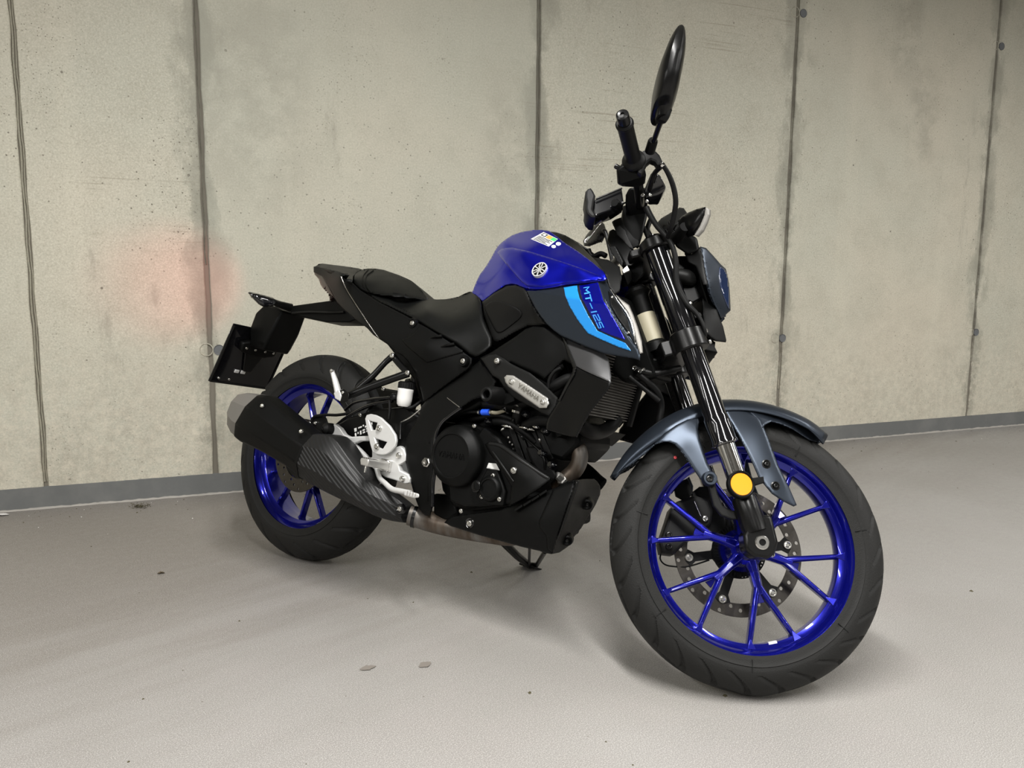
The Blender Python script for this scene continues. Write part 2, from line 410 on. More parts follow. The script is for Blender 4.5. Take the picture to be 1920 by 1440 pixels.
# ------------------------------------------------------------------ garage shell
class NT:
    def __init__(s, name):
        s.m, s.nt, s.b = nm(name); s.tc = s.nt.nodes.new('ShaderNodeTexCoord'); s.v = s.tc.outputs['Object']
    def L(s, a, b): s.nt.links.new(a, b)
    def val(s, x, sock):
        if isinstance(x, (int, float)): sock.default_value = x
        else: s.L(x, sock)
    def mapping(s, scale=(1,1,1), loc=(0,0,0)):
        n = s.nt.nodes.new('ShaderNodeMapping'); n.inputs['Scale'].default_value = scale; n.inputs['Location'].default_value = loc
        s.L(s.v, n.inputs['Vector']); return n.outputs[0]
    def noise(s, scale, detail=5, rough=.55, vec=None, dist=0):
        n = s.nt.nodes.new('ShaderNodeTexNoise'); n.inputs['Scale'].default_value = scale; n.inputs['Detail'].default_value = detail
        n.inputs['Roughness'].default_value = rough; n.inputs['Distortion'].default_value = dist; s.L(vec or s.v, n.inputs['Vector']); return n.outputs['Fac']
    def voro(s, scale, vec=None):
        n = s.nt.nodes.new('ShaderNodeTexVoronoi'); n.inputs['Scale'].default_value = scale; s.L(vec or s.v, n.inputs['Vector']); return n.outputs['Distance']
    def math(s, op, a, b=0, c=None):
        n = s.nt.nodes.new('ShaderNodeMath'); n.operation = op; s.val(a, n.inputs[0]); s.val(b, n.inputs[1])
        if c is not None: s.val(c, n.inputs[2])
        return n.outputs[0]
    def ramp(s, x, a, b, lo=0, hi=1):
        n = s.nt.nodes.new('ShaderNodeMapRange'); n.interpolation_type = 'SMOOTHSTEP'
        s.val(x, n.inputs['Value']); n.inputs['From Min'].default_value = a; n.inputs['From Max'].default_value = b
        n.inputs['To Min'].default_value = lo; n.inputs['To Max'].default_value = hi; return n.outputs['Result']
    def mix(s, f, a, b):
        n = s.nt.nodes.new('ShaderNodeMix'); n.data_type = 'RGBA'; s.val(f, n.inputs[0])
        for x, i in ((a, 6), (b, 7)):
            if isinstance(x, tuple): n.inputs[i].default_value = (*x, 1)
            else: s.L(x, n.inputs[i])
        return n.outputs[2]
    def xyz(s):
        n = s.nt.nodes.new('ShaderNodeSeparateXYZ'); s.L(s.v, n.inputs[0]); return n.outputs
    def bump(s, h, st, d=.002, prev=None):
        n = s.nt.nodes.new('ShaderNodeBump'); n.inputs['Strength'].default_value = st; n.inputs['Distance'].default_value = d
        s.L(h, n.inputs['Height'])
        if prev: s.L(prev, n.inputs['Normal'])
        return n.outputs[0]
def wall_mat():
    t = NT('fair_faced_concrete'); X, Y, Z = t.xyz()
    big = t.noise(.9, 4); mid = t.noise(5, 8, .65); fine = t.noise(45, 8, .75); grain = t.noise(150, 3, .8)
    streak = t.noise(6, 5, .6, t.mapping((1,1,.08)))
    col = t.mix(t.ramp(big, .35, .68), (.470,.462,.385), (.535,.495,.405))
    col = t.mix(t.ramp(mid, .42, .72, 0, .5), col, (.385,.365,.295))
    col = t.mix(t.ramp(streak, .5, .75, 0, .35), col, (.58,.55,.45))
    col = t.mix(t.ramp(fine, .48, .8, 0, .55), col, (.33,.30,.235))
    col = t.mix(t.ramp(grain, .50, .68, 0, .42), col, (.29,.265,.205)); col = t.mix(t.ramp(grain, .50, .34, 0, .45), col, (.68,.65,.55))
    # grey-green bleeding beside the shutter joints
    def patch0(u, z, su, sz):
        return t.math('MULTIPLY', t.ramp(t.math('ABSOLUTE', t.math('SUBTRACT', X, u)), su*.4, su, 1, 0), t.ramp(t.math('ABSOLUTE', t.math('SUBTRACT', Z, z)), sz*.3, sz, 1, 0))
    d = t.math('PINGPONG', t.math('SUBTRACT', X, S2), WW/2)
    jn = t.noise(3.2, 6, .7, t.mapping((1.6,1,.8), (3,0,1)))
    wdt = t.ramp(jn, .35, .7, .01, .19)
    st = t.ramp(t.math('DIVIDE', d, wdt), .10, 1.0, .72, 0)
    col = t.mix(t.math('MULTIPLY', st, t.ramp(mid, .25, .6, .45, 1)), col, (.215,.215,.175))
    edge = t.ramp(d, .008, .017, .75, 0)
    col = t.mix(t.math('MULTIPLY', edge, t.ramp(t.noise(5, 6, .7), .36, .60)), col, (.15,.135,.11))
    # pores, in clusters
    v = t.voro(34, t.mapping((1,1,1), (.3,.2,.7))); msk = t.ramp(t.noise(1.7, 3, .5, t.mapping((1,1,1), (5,0,2))), .45, .6)
    pore = t.math('MULTIPLY', t.ramp(v, .07, .12, 1, 0), msk)
    v2 = t.voro(9.5); pore2 = t.math('MULTIPLY', t.ramp(v2, .035, .05, 1, 0), t.ramp(t.noise(2.6, 2), .42, .55))
    v3 = t.voro(75); pore3 = t.math('MULTIPLY', t.ramp(v3, .10, .17, 1, 0), t.ramp(t.noise(3.1, 4, .6, t.mapping((1,1,.5), (9,1,2))), .5, .64))
    pores = t.math('MAXIMUM', t.math('MAXIMUM', pore, pore2), pore3)
    col = t.mix(t.math('MULTIPLY', pores, .8), col, (.13,.115,.09))
    run = t.math('MULTIPLY', t.math('MAXIMUM', t.math('MAXIMUM', patch0(3.44, 2.25, .13, .55), patch0(3.58, 1.72, .14, .34)), t.math('MAXIMUM', patch0(1.25, 1.35, .20, .45), patch0(.18, 1.55, .28, .6))), t.ramp(t.noise(7, 7, .72), .38, .60))
    col = t.mix(t.math('MULTIPLY', run, .42), col, (.25,.235,.19))
    col = t.mix(t.math('MULTIPLY', t.ramp(t.math('ABSOLUTE', t.math('SUBTRACT', X, S2+WW/2)), WW/2-.006, WW/2+.006, 1, 0), .28), col, (.38,.39,.33))
    stain = t.noise(1, 6, .7, t.mapping((3.2,1,.9), (7,0,3)), .4)
    col = t.mix(t.ramp(stain, .60, .70, 0, .5), col, (.27,.25,.205))
    # horizontal scrapes in a few places
    sc = t.noise(1, 3, .5, t.mapping((1.6,1,85), (2,0,4)), .3)
    def patch(u, z, su, sz):
        return t.math('MULTIPLY', t.ramp(t.math('ABSOLUTE', t.math('SUBTRACT', X, u)), su*.5, su, 1, 0), t.ramp(t.math('ABSOLUTE', t.math('SUBTRACT', Z, z)), sz*.4, sz, 1, 0))
    scm = t.math('MULTIPLY', t.math('MAXIMUM', t.math('MAXIMUM', patch(1.68, 1.62, .55, .42), patch(-.27, 1.12, .34, .22)), patch(2.45, 2.0, .35, .3)), t.ramp(t.noise(2.5, 3), .40, .55))
    col = t.mix(t.math('MULTIPLY', t.math('MULTIPLY', t.ramp(sc, .58, .66), scm), .45), col, (.20,.17,.12))
    # sandy, rubbed lower metre
    low = t.math('MULTIPLY', t.ramp(Z, .15, .95, 1, 0), t.ramp(t.noise(14, 9, .8), .40, .62))
    col = t.mix(t.math('MULTIPLY', low, .50), col, (.36,.325,.265)); col = t.mix(t.math('MULTIPLY', t.ramp(Z, .25, .8, 1, 0), t.ramp(t.noise(30, 9, .85, t.mapping((1,1,1), (4,2,8))), .42, .70)), col, (.60,.555,.455))
    col = t.mix(t.ramp(Z, 1.1, 2.2, 0, .30), col, (.36,.34,.28))  # upper wall darkened in the colour, standing for weaker light up there
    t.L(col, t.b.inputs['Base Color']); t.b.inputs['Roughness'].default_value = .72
    t.b.inputs['Specular IOR Level'].default_value = .3
    n = t.bump(fine, .25, .002); n = t.bump(pores, .5, -.004, n); t.L(n, t.b.inputs['Normal'])
    return t.m
def floor_mat():
    t = NT('coated_concrete_floor')                                 # object coordinates are world: y towards the wall
    vn = t.nt.nodes.new('ShaderNodeMapping'); vn.inputs['Rotation'].default_value = (0,0,-WYAW); t.L(t.tc.outputs['Object'], vn.inputs['Vector'])
    t.v = vn.outputs[0]; X, Y, Z = t.xyz()
    big = t.noise(1.1, 4); mid = t.noise(4, 7, .6); fine = t.noise(190, 4, .8); fine2 = t.noise(38, 8, .75); fine3 = t.noise(420, 2, .8)
    drag = t.noise(3, 6, .6, t.mapping((.35,2.2,1)))
    col = t.mix(t.ramp(big, .36, .64), (.248,.238,.224), (.285,.275,.263))
    col = t.mix(t.ramp(mid, .45, .7, 0, .4), col, (.272,.252,.242))
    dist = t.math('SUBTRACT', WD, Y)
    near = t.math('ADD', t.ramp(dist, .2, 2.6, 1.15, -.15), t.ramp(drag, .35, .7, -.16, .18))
    near = t.math('ADD', near, t.math('MULTIPLY', t.ramp(X, 1.3, 3.2), t.ramp(dist, .9, 2.2, .30, .0)))  # right side: extra darkening towards the wall, lamp falloff painted in
    col = t.mix(t.ramp(near, .0, 1, 0, .74), col, (.135,.118,.100))  # brown dirt by the wall, deepened by light falloff put into the colour
    col = t.mix(t.ramp(fine2, .5, .8, 0, .25), col, (.22,.20,.18))
    col = t.mix(t.ramp(fine, .45, .75, 0, .22), col, (.46,.44,.41)); col = t.mix(t.ramp(fine3, .5, .64, 0, .45), col, (.54,.52,.49)); col = t.mix(t.ramp(fine3, .5, .36, 0, .45), col, (.17,.155,.14))
    sp = t.voro(16, t.mapping((1,1,0), (.2,.6,0))); col = t.mix(t.math('MULTIPLY', t.ramp(sp, .02, .035, .8, 0), t.ramp(t.noise(2.2,2), .45, .55)), col, (.09,.075,.06))
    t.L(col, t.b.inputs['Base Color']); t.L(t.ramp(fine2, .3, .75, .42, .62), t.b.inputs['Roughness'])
    t.b.inputs['Specular IOR Level'].default_value = .35
    n = t.bump(fine, .35, .0012); n = t.bump(t.noise(9, 5, .5), .15, .004, n); t.L(n, t.b.inputs['Normal'])
    return t.m
def skirt_mat():
    t = NT('grey_skirting_paint'); n1 = t.noise(6, 7, .65); n2 = t.noise(30, 8, .8)
    col = t.mix(t.ramp(n1, .4, .7), (.128,.132,.130), (.160,.162,.157)); col = t.mix(t.ramp(n2, .62, .72, 0, .5), col, (.10,.095,.085))
    t.L(col, t.b.inputs['Base Color']); t.b.inputs['Roughness'].default_value = .55; t.L(t.bump(n2, .3, .001), t.b.inputs['Normal']); return t.m
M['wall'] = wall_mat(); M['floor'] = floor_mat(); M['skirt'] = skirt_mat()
M['mortar'] = mat('pale_mortar', (.34,.32,.29), .8, bump=.8, bscale=60)
M['joint'] = mat('dirty_joint', (.17,.155,.125), .85, bump=.8, bscale=50)
M['plug'] = mat('grey_tie_hole_plug', (.115,.12,.125), .7, bump=.4, bscale=100)
M['ceil'] = mat('raw_concrete_ceiling', (.17,.165,.15), .8, bump=.4, bscale=20)
def struct(name, me, mtl, m=None, ang=30):
    o = link(name, me, None, 'B', None, mtl, ang); o['kind'] = 'structure'
    if m is not None: o.matrix_world = m
    return o
def box(x0,x1,y0,y1,z0,z1):
    v = [(x,y,z) for x in (x0,x1) for y in (y0,y1) for z in (z0,z1)]
    return mesh(v, [[0,1,3,2],[4,6,7,5],[0,4,5,1],[2,3,7,6],[0,2,6,4],[1,5,7,3]])
U0, U1 = -5.5, 9.5
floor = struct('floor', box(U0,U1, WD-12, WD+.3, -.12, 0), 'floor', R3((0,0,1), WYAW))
wallb = struct('wall_back', box(U0,U1, .007,.30, 0,2.7), 'joint', WALLM)
struct('ceiling', box(U0,U1, -9.0,.30, 2.7,2.85), 'ceil', WALLM)
struct('wall_left', box(U0-.2,U0, -9.0,.30, 0,2.7), 'ceil', WALLM)
struct('wall_right', box(U1,U1+.2, -9.0,.30, 0,2.7), 'ceil', WALLM)
struct('wall_front', box(U0,U1, -9.2,-9.0, 0,2.7), 'ceil', WALLM)
cuts = [U0, S1-2*WW, S1-WW, S1, S2] + [S2+k*WW for k in range(1, 7)] + [U1]
def wchild(name, me, mtl, label=None):
    o = bpy.data.objects.new(name, me); ROOTC.objects.link(o); o.parent = wallb; o.matrix_parent_inverse = Matrix.Identity(4)
    if not me.materials: me.materials.append(M[mtl])
    if label: o['label'] = label
    return o
def panel(u0, u1, off):
    """concrete bay between two shutter joints, with slightly ragged vertical edges"""
    g = .0075; zs = np.linspace(.082, 2.7, 60); vs = []; fs = []
    for z in zs:
        a = u0+g+.0016*math.sin(z*19+u0*7)+rng.uniform(0,.0022); b = u1-g-.0016*math.sin(z*23+u1*5)-rng.uniform(0,.0022)
        vs += [(a, .03, z), (a, off+.003, z), (a+.003, off, z), (b-.003, off, z), (b, off+.003, z), (b, .03, z)]
    for i in range(len(zs)-1):
        for j in range(5): fs.append([i*6+j, i*6+j+1, (i+1)*6+j+1, (i+1)*6+j])
    n = (len(zs)-1)*6; fs += [[0,1,2,3,4,5][::-1], [n+k for k in range(6)]]
    me = mesh(vs, fs); bm = bmesh.new(); bm.from_mesh(me); return bm_mesh(bm)
for i, (a, b) in enumerate(zip(cuts, cuts[1:])): wchild('concrete_panel', panel(a, b, (0,.0015,0,.001)[i % 4]), 'wall')
# slurry fins standing in some joints
for u, z0, z1, wd_ in ((S1-.004,.1,2.6,.006), (S1+.004,.1,1.9,.004), (S2-.002,.9,2.6,.005), (S2+WW-.003,.5,2.6,.004), (S2+WW+.004,1.2,2.6,.003), (S2+2*WW,.3,2.4,.004), (S2+3*WW+.001,.4,2.6,.004)):
    vs = []; zs = np.linspace(z0, z1, 70)
    for z in zs:
        du = .0015*math.sin(z*31)+rng.uniform(-.001,.001); h = -.0035+rng.uniform(-.001,.001)
        vs += [(u+du-wd_/2, .0075, z), (u+du, h+.002, z), (u+du+wd_/2, .0075, z)]
    wchild('slurry_fin', mesh(vs, [[i*3+j, i*3+j+1, i*3+j+4, i*3+j+3] for i in range(69) for j in range(2)]), 'wall')
plugp = [(-.9,-.5), (-.9,.0)]
def disc_mesh(r, h0, h1): return lathe_mesh([(0,h0),(r*.82,h0),(r*.9,h0+.001),(r,h1),(r,-.01)], 28)
pm = disc_mesh(.020, .0005, .003); pm.materials.append(M['plug'])
rm = lathe_mesh([(.0215,.0),(.0235,.0022),(.026,.0)], 28)
ULIST = [(S2+.0315, .5711), (S2+2*WW+.006, .5626), (S2+3*WW+.0185, .569), (S2+2*WW+.030, 2.1458), (S2+3*WW+.029, 2.1405), (S2+WW+.03,.566), (S2+4*WW+.02,.566), (S2+4*WW+.02,2.14), (S2+.03,2.145)]
for u, z in ULIST:
    o = wchild('tie_hole_plug', pm, 'plug', 'round dark grey plug beside a wall joint'); o.matrix_basis = Matrix.Translation((u, 0, z))
    o = wchild('tie_hole_scar', rm, 'wall'); o.matrix_basis = Matrix.Translation((u-.046, .001, z+.001))
def strip(h, y, n, jag, z0=0, sc=1):
    us = np.linspace(U0, U1, n); vs = []; fs = []
    for u in us:
        hh = h+rng.uniform(-jag, jag)
        vs += [(u, y, z0), (u, y, hh-.001), (u, y+.002, hh), (u, .03, hh)]
    for i in range(n-1):
        for j in range(3): fs.append([i*4+j, i*4+j+1, i*4+j+5, i*4+j+4])
    me = mesh(vs, fs); bm = bmesh.new(); bm.from_mesh(me); bmesh.ops.reverse_faces(bm, faces=bm.faces); bm.to_mesh(me); bm.free(); return me
sk = struct('baseboard_back', strip(.0822, -.0015, 900, .0008), 'skirt', WALLM)
def fillet():
    us = np.linspace(U0, U1, 1500); vs = []; fs = []; a = b = 0
    for u in us:
        a = .6*a+rng.uniform(-1,1)*.0016; b = .7*b+rng.uniform(-1,1)*.0022
        vs += [(u, -.001, max(.002,.0065+a)), (u, -.006+a*.3, max(.0015,.005+a*.6)), (u, -max(.004,.011+b), .0004)]
    for i in range(len(us)-1):
        for j in range(2): fs.append([i*3+j, i*3+j+1, i*3+j+4, i*3+j+3])
    return mesh(vs, fs)
struct('trim_1', fillet(), 'mortar', WALLM)

# ------------------------------------------------------------------ motorcycle
bike = bpy.data.objects.new('motorcycle', None); ROOTC.objects.link(bike); bike.matrix_world = BIKEM
bike['label'] = 'blue and black naked motorcycle with blue wheels parked on its side stand'; bike['category'] = 'motorcycle'
bike.empty_display_size = .1
def ext(o, **k): return o

# ---- wheels
def wheel_rings(rim_r, hw, prof_hw):
    return None
def tyre_mesh(R, W, rb, hb, nseg, lat, groove, tr=.82):
    """outer skin of a tyre; groove(theta, s) -> depth, s in -1..1 across the tread"""
    prof = []
    ha = W/2; hgt = R-rb
    m = lat
    for i in range(m+1):
        s = -1+2*i/m; a = s*PI*.5*1.0
        y = ha*math.sin(a*.97); r = R-ha*(1-math.cos(a*.97))
        prof.append((r, y, s))
    qs = (R-ha-rb)/hgt; side = [(rb+hgt*qs*q, ha*(hb/ha+(1-hb/ha)*q**.8)) for q in (0, .2, .4, .6, .8)]; side = side[:-1]+[(side[-1][0], side[-1][1]+.0014), (side[-1][0]+.0012, side[-1][1]-.0004)]
    left = [(r, -y, None) for r, y in side]; right = [(r, y, None) for r, y in side][::-1]
    P = left+prof+right
    n = len(P); vs = np.zeros((nseg, n, 3))
    th = np.linspace(0, 2*PI, nseg, endpoint=False)
    for j, (r, y, s) in enumerate(P):
        if s is None: d = np.zeros(nseg)
        else: d = groove(th, s)
        rr = r-d
        vs[:, j, 0] = rr*np.cos(th); vs[:, j, 1] = y*(1-d*2) if s is not None else y; vs[:, j, 2] = rr*np.sin(th)
    V = vs.reshape(-1, 3); i = np.arange(nseg); j = np.arange(n-1); I, J = np.meshgrid(i, j, indexing='ij'); I2 = (I+1) % nseg
    Fc = np.stack([I*n+J, I*n+J+1, I2*n+J+1, I2*n+J], -1).reshape(-1, 4)
    me = bpy.data.meshes.new('m'); me.vertices.add(len(V)); me.vertices.foreach_set('co', V.ravel())
    me.loops.add(Fc.size); me.loops.foreach_set('vertex_index', Fc.ravel()); me.polygons.add(len(Fc))
    me.polygons.foreach_set('loop_start', np.arange(0, Fc.size, 4)); me.update(calc_edges=True); me.validate(); return me
def gline(th, s, N, ph, s0, s1, slope, curve, wdt, dep, both=True, shift=.5):
    a = abs(s)
    if a < s0 or a > s1: return np.zeros_like(th)
    sg = 1 if s > 0 else -1; off = shift/N*2*PI if sg > 0 else 0
    c = slope*(a-s0)+curve*(a-s0)**2
    d = (th-off-ph-c) % (2*PI/N); d = np.minimum(d, 2*PI/N-d)
    fade = min(1, (a-s0)/.06, (s1-a)/.06)
    return dep*1.5*fade*np.clip(1.6-(d/(wdt*1.2))**2*1.0, 0, 1)
GD_ = 1.25
def groove_front(th, s):
    g = gline(th, s, 26, 0, .20, .90, .02, -.42, .0170, .0045)
    return np.maximum(g, gline(th, s, 13, .10, .03, .26, -1.25, 0, .045, .0045))
def groove_rear(th, s):
    g = gline(th, s, 20, 0, .22, .90, .02, -.45, .0185, .005)
    return np.maximum(g, gline(th, s, 10, .10, .04, .28, -1.5, 0, .05, .0045))
def rim_prof(h, r0=.2225):
    return [(r0,-h),(r0-.001,-h-.003),(r0-.0055,-h-.002),(r0-.010,-h+.003),(r0-.0145,-h+.012),(r0-.0165,-h+.016),(r0-.028,-h+.024),(r0-.0305,-.004),
            (r0-.0305,.004),(r0-.028,h-.024),(r0-.0165,h-.016),(r0-.0145,h-.012),(r0-.010,h-.003),(r0-.0055,h+.002),(r0-.001,h+.003),(r0,h),(r0-.006,h-.006),
            (r0-.010,h-.014),(r0-.020,h-.022),(r0-.0235,0),(r0-.020,-h+.022),(r0-.010,-h+.014),(r0-.006,-h+.006)]
def yspoke(ang, yh, yr, rs, half, wh=.020, wr=.011, dep=.030, rend=.195):
    """one Y shaped spoke: stem from the hub, two arms to the rim, ridge along the outer face"""
    bm = bmesh.new()
    def beam(p, q, w0, w1, d0, d1):
        a = Vector((q[0]-p[0], 0, q[2]-p[2])).normalized(); n = Vector((a.z, 0, -a.x)); rings = []
        for c, w_, d in ((p, w0, d0), (q, w1, d1)):
            c = Vector(c)
            rings.append([bm.verts.new(v) for v in (c+n*w_*.22, c-n*w_*.22, c-n*w_*.5+Vector((0,w_*.35,0)), c-n*w_*.42+Vector((0,d,0)), c+n*w_*.42+Vector((0,d,0)), c+n*w_*.5+Vector((0,w_*.35,0)))])
        for j in range(6):
            k = (j+1) % 6; bm.faces.new([rings[0][j], rings[0][k], rings[1][k], rings[1][j]])
        bm.faces.new(rings[0][::-1]); bm.faces.new(rings[1])
    def P(r, a, y): return (r*math.cos(a), y, r*math.sin(a))
    mid = P(rs, ang, (yh+yr)/2-.001)
    beam(P(.022, ang, yh+.004), P(rs*.6, ang, yh*.6+yr*.4-.004), wh*1.5, wh*1.05, dep, dep)
    beam(P(rs*.58, ang, yh*.6+yr*.4-.004), P(rs+.012, ang, (yh+yr)/2), wh*1.05, wh*.95, dep, dep*.8)
    for s in (-1, 1):
        e = P(rend, ang+s*half, yr)
        st = P(rs-.006, ang+s*.02, (yh+yr)/2-.001)
        beam(st, e, wr*1.2, wr, dep*.8, dep*.72)
        # triangular foot where the arm runs into the rim
        a2 = ang+s*half; f = [P(rend-.012, a2, yr-.001), P(rend+.010, a2-.045, yr-.008), P(rend+.010, a2+.045, yr-.008), P(rend-.010, a2, yr+.022), P(rend+.008, a2-.04, yr+.02), P(rend+.008, a2+.04, yr+.02)]
        v = [bm.verts.new(x) for x in f]
        for q in ((0,1,2),(3,5,4),(0,3,4,1),(0,2,5,3),(1,4,5,2)): bm.faces.new([v[i] for i in q])
    # web in the fork of the Y
    w1 = [P(rs+.006, ang, (yh+yr)/2+.006), P(rs+.030, ang-half*.30, yr+.006), P(rs+.030, ang+half*.30, yr+.006)]
    v = [bm.verts.new(x) for x in w1]+[bm.verts.new((x[0], x[1]+.008, x[2])) for x in w1]
    for q in ((0,1,2),(5,4,3),(0,3,4,1),(1,4,5,2),(2,5,3,0)): bm.faces.new([v[i] for i in q])
    return bm_mesh(bm)
def make_wheel(name, fr, R, W, hb, rimh, groove, angs, yh, yr, lat, nseg):
    rim = lathe(name, (0,0,0), (0,-1,0), rim_prof(rimh), 'wheelblue', bike, fr, me=lathe_mesh(rim_prof(rimh), 128, closed=True))
    link('tyre', tyre_mesh(R, W, .2165, hb, nseg, lat, groove), rim, fr, None, 'rubber', 60)
    lathe('hub', (0,0,0), (0,-1,0), [(.012,.052),(.024,.052),(.026,.048),(.028,.03),(.036,.02),(.038,-.02),(.046,-.03),(.046,-.052),(.012,-.052)], 'wheelblue', rim, fr, 40)
    for a in angs: bevel(link('spoke', yspoke(a, yh, yr, .085, math.radians(14)), rim, fr, None, 'wheelblue', 25), .0012, 2, 25)
    return rim
def settle(rim, fr):
    """let the tyre's contact patch meet the floor"""
    ty = [c for c in rim.children if c.name.startswith('tyre')][0]; m = BIKEM @ FR[fr]; me = ty.data
    n = len(me.vertices); co = np.empty(n*3); me.vertices.foreach_get('co', co); co = co.reshape(-1, 3)
    W_ = np.array(m); z = co @ W_[2,:3] + W_[2,3]; gap = z.min(); k = int(z.argmin()); th0 = math.atan2(co[k,2], co[k,0])
    th = np.arctan2(co[:,2], co[:,0])-th0; th = (th+PI) % (2*PI)-PI; d = gap*np.exp(-(th/.16)**2); r = np.hypot(co[:,0], co[:,2])
    d *= np.clip((r-.225)/.05, 0, 1); co[:,0] += np.cos(th+th0)*d; co[:,2] += np.sin(th+th0)*d
    me.vertices.foreach_set('co', co.ravel()); me.update(); print('contact gap', fr, gap)
fw = make_wheel('front_wheel', 'FW', .2915, .099, .046, .040, groove_front, [math.radians(-7+60*k) for k in range(6)], -.034, -.016, 60, 960)
rw = make_wheel('rear_wheel', 'RW', .314, .142, .064, .057, groove_rear, [math.radians(-83+60*k) for k in range(6)], -.030, -.012, 64, 960)
settle(fw, 'FW'); settle(rw, 'RW')
def disc_plate(R, r, n_h, waves, hr, seed, name, y, th, mtl, parent, fr, R2=None):
    N = 120; out = [((R+(math.cos(a*waves)*.0012 if waves else 0))*math.cos(a), (R+(math.cos(a*waves)*.0012 if waves else 0))*math.sin(a)) for a in (2*PI*k/N for k in range(N))]
    inn = [(r*math.cos(a), r*math.sin(a)) for a in (2*PI*k/72 for k in range(72))]; holes = [inn]
    for k in range(n_h):
        a = 2*PI*k/n_h; rr = r+(R-r)*(.24, .50, .76)[k % 3]
        holes.append([(rr*math.cos(a)+hr*math.cos(b), rr*math.sin(a)+hr*math.sin(b)) for b in (2*PI*i/10 for i in range(10))])
    return plate(name, out, y, th, mtl, parent, fr, bev=.0004, holes=holes, local=True)
disc_plate(.141, .112, 36, 0, .0042, 0, 'brake_disc', .056, .0045, 'disc', fw, 'FW')
# black carrier with six arms
car = [];
for k in range(6):
    a = math.radians(-7+30+60*k-4)
    for da, r in ((-.40,.056),(-.16,.060),(-.10,.098),(-.17,.112),(-.06,.119),(.06,.119),(.17,.112),(.10,.098),(.16,.060)): car.append((r*math.cos(a+da), r*math.sin(a+da)))
plate('disc_carrier', car, .054, .005, 'dark', fw, 'FW', bev=.001, holes=[[(.043*math.cos(t), .043*math.sin(t)) for t in (2*PI*i/40 for i in range(40))]], local=True)
for k in range(6):
    a = math.radians(19+60*k)
    lathe('disc_rivet', (.111*math.cos(a), .052, .111*math.sin(a)), (0,-1,0), [(0,.004),(.003,.004),(.0035,.0015),(.006,.001),(.0065,.003),(.0085,.003),(.009,.001),(.009,-.006)], 'zinc', fw, 'FW', 20)
holes = [[((.052+dr)*math.cos(t), (.052+dr)*math.sin(t)) for dr, t in ((-.005,a-.028),(.005,a-.028),(.005,a+.028),(-.005,a+.028))] for a in (2*PI*i/48 for i in range(48))]
plate('sensor_ring', [(.060*math.cos(t), .060*math.sin(t)) for t in (2*PI*i/60 for i in range(60))], .046, .002, 'black', fw, 'FW', bev=.0003,
      holes=holes+[[(.030*math.cos(t), .030*math.sin(t)) for t in (2*PI*i/30 for i in range(30))]], local=True)
disc_plate(.110, .070, 30, 0, .0038, 0, 'brake_disc', -.066, .004, 'disc', rw, 'RW')
plate('disc_carrier', [(.073*math.cos(t)*(1+.06*math.cos(5*t)), .073*math.sin(t)*(1+.06*math.cos(5*t))) for t in (2*PI*i/80 for i in range(80))], -.064, .004, 'dark', rw, 'RW', bev=.001, holes=[[(.03*math.cos(t), .03*math.sin(t)) for t in (2*PI*i/30 for i in range(30))]], local=True)
# wheel weight, valve, tyre paint dot and tyre lettering
def arc_box(r0, r1, a0, a1, y0, y1):
    vs = []; n = 6
    for i in range(n+1):
        a = a0+(a1-a0)*i/n
        vs += [(r*math.cos(a), y, r*math.sin(a)) for r, y in ((r0,y0),(r1,y0),(r1,y1),(r0,y1))]
    fs = [[i*4+j, i*4+(j+1)%4, i*4+4+(j+1)%4, i*4+4+j] for i in range(n) for j in range(4)]+[[0,1,2,3][::-1], [n*4+k for k in range(4)]]
    return mesh(vs, fs)
q = F(1443, 1199, -.002)-Vector((WB,0,RF)); a = math.atan2(q.z, q.x)
link('wheel_weight', arc_box(.192, .1985, a-.045, a+.045, -.018, -.006), fw, 'FW', 'small white balance weight', 'white')
link('wheel_weight', arc_box(.192, .1985, a-.12, a-.05, .004, .012), fw, 'FW', None, 'plabel')
q = B(592, 738, 0)-Vector((0,0,RR)); a = math.atan2(q.z, q.x)
link('wheel_weight', arc_box(.191, .1985, a-.05, a+.06, .0, .014), rw, 'RW', None, 'alu')
q = F(1266, 858, -.049)-Vector((WB,0,RF))
lathe('paint_dot', (q.x, -.0505, q.z), (0,-1,0), [(0,.0010),(.0028,.0008),(.0036,0)], 'red', fw, 'FW', 16)
for k in range(7):
    a = .35+k*2*PI/7; link('wear_bar', arc_box(.224, .249, a, a+.004, -.0505, -.047), fw, 'FW', None, 'dark')
a = 2.26; tube('valve_stem', [(.196*math.cos(a), -.002, .196*math.sin(a)), (.175*math.cos(a), -.008, .175*math.sin(a)), (.150*math.cos(a), -.012, .150*math.sin(a))], [.0045,.004,.0035], 'dbolt', fw, 'FW', 10)

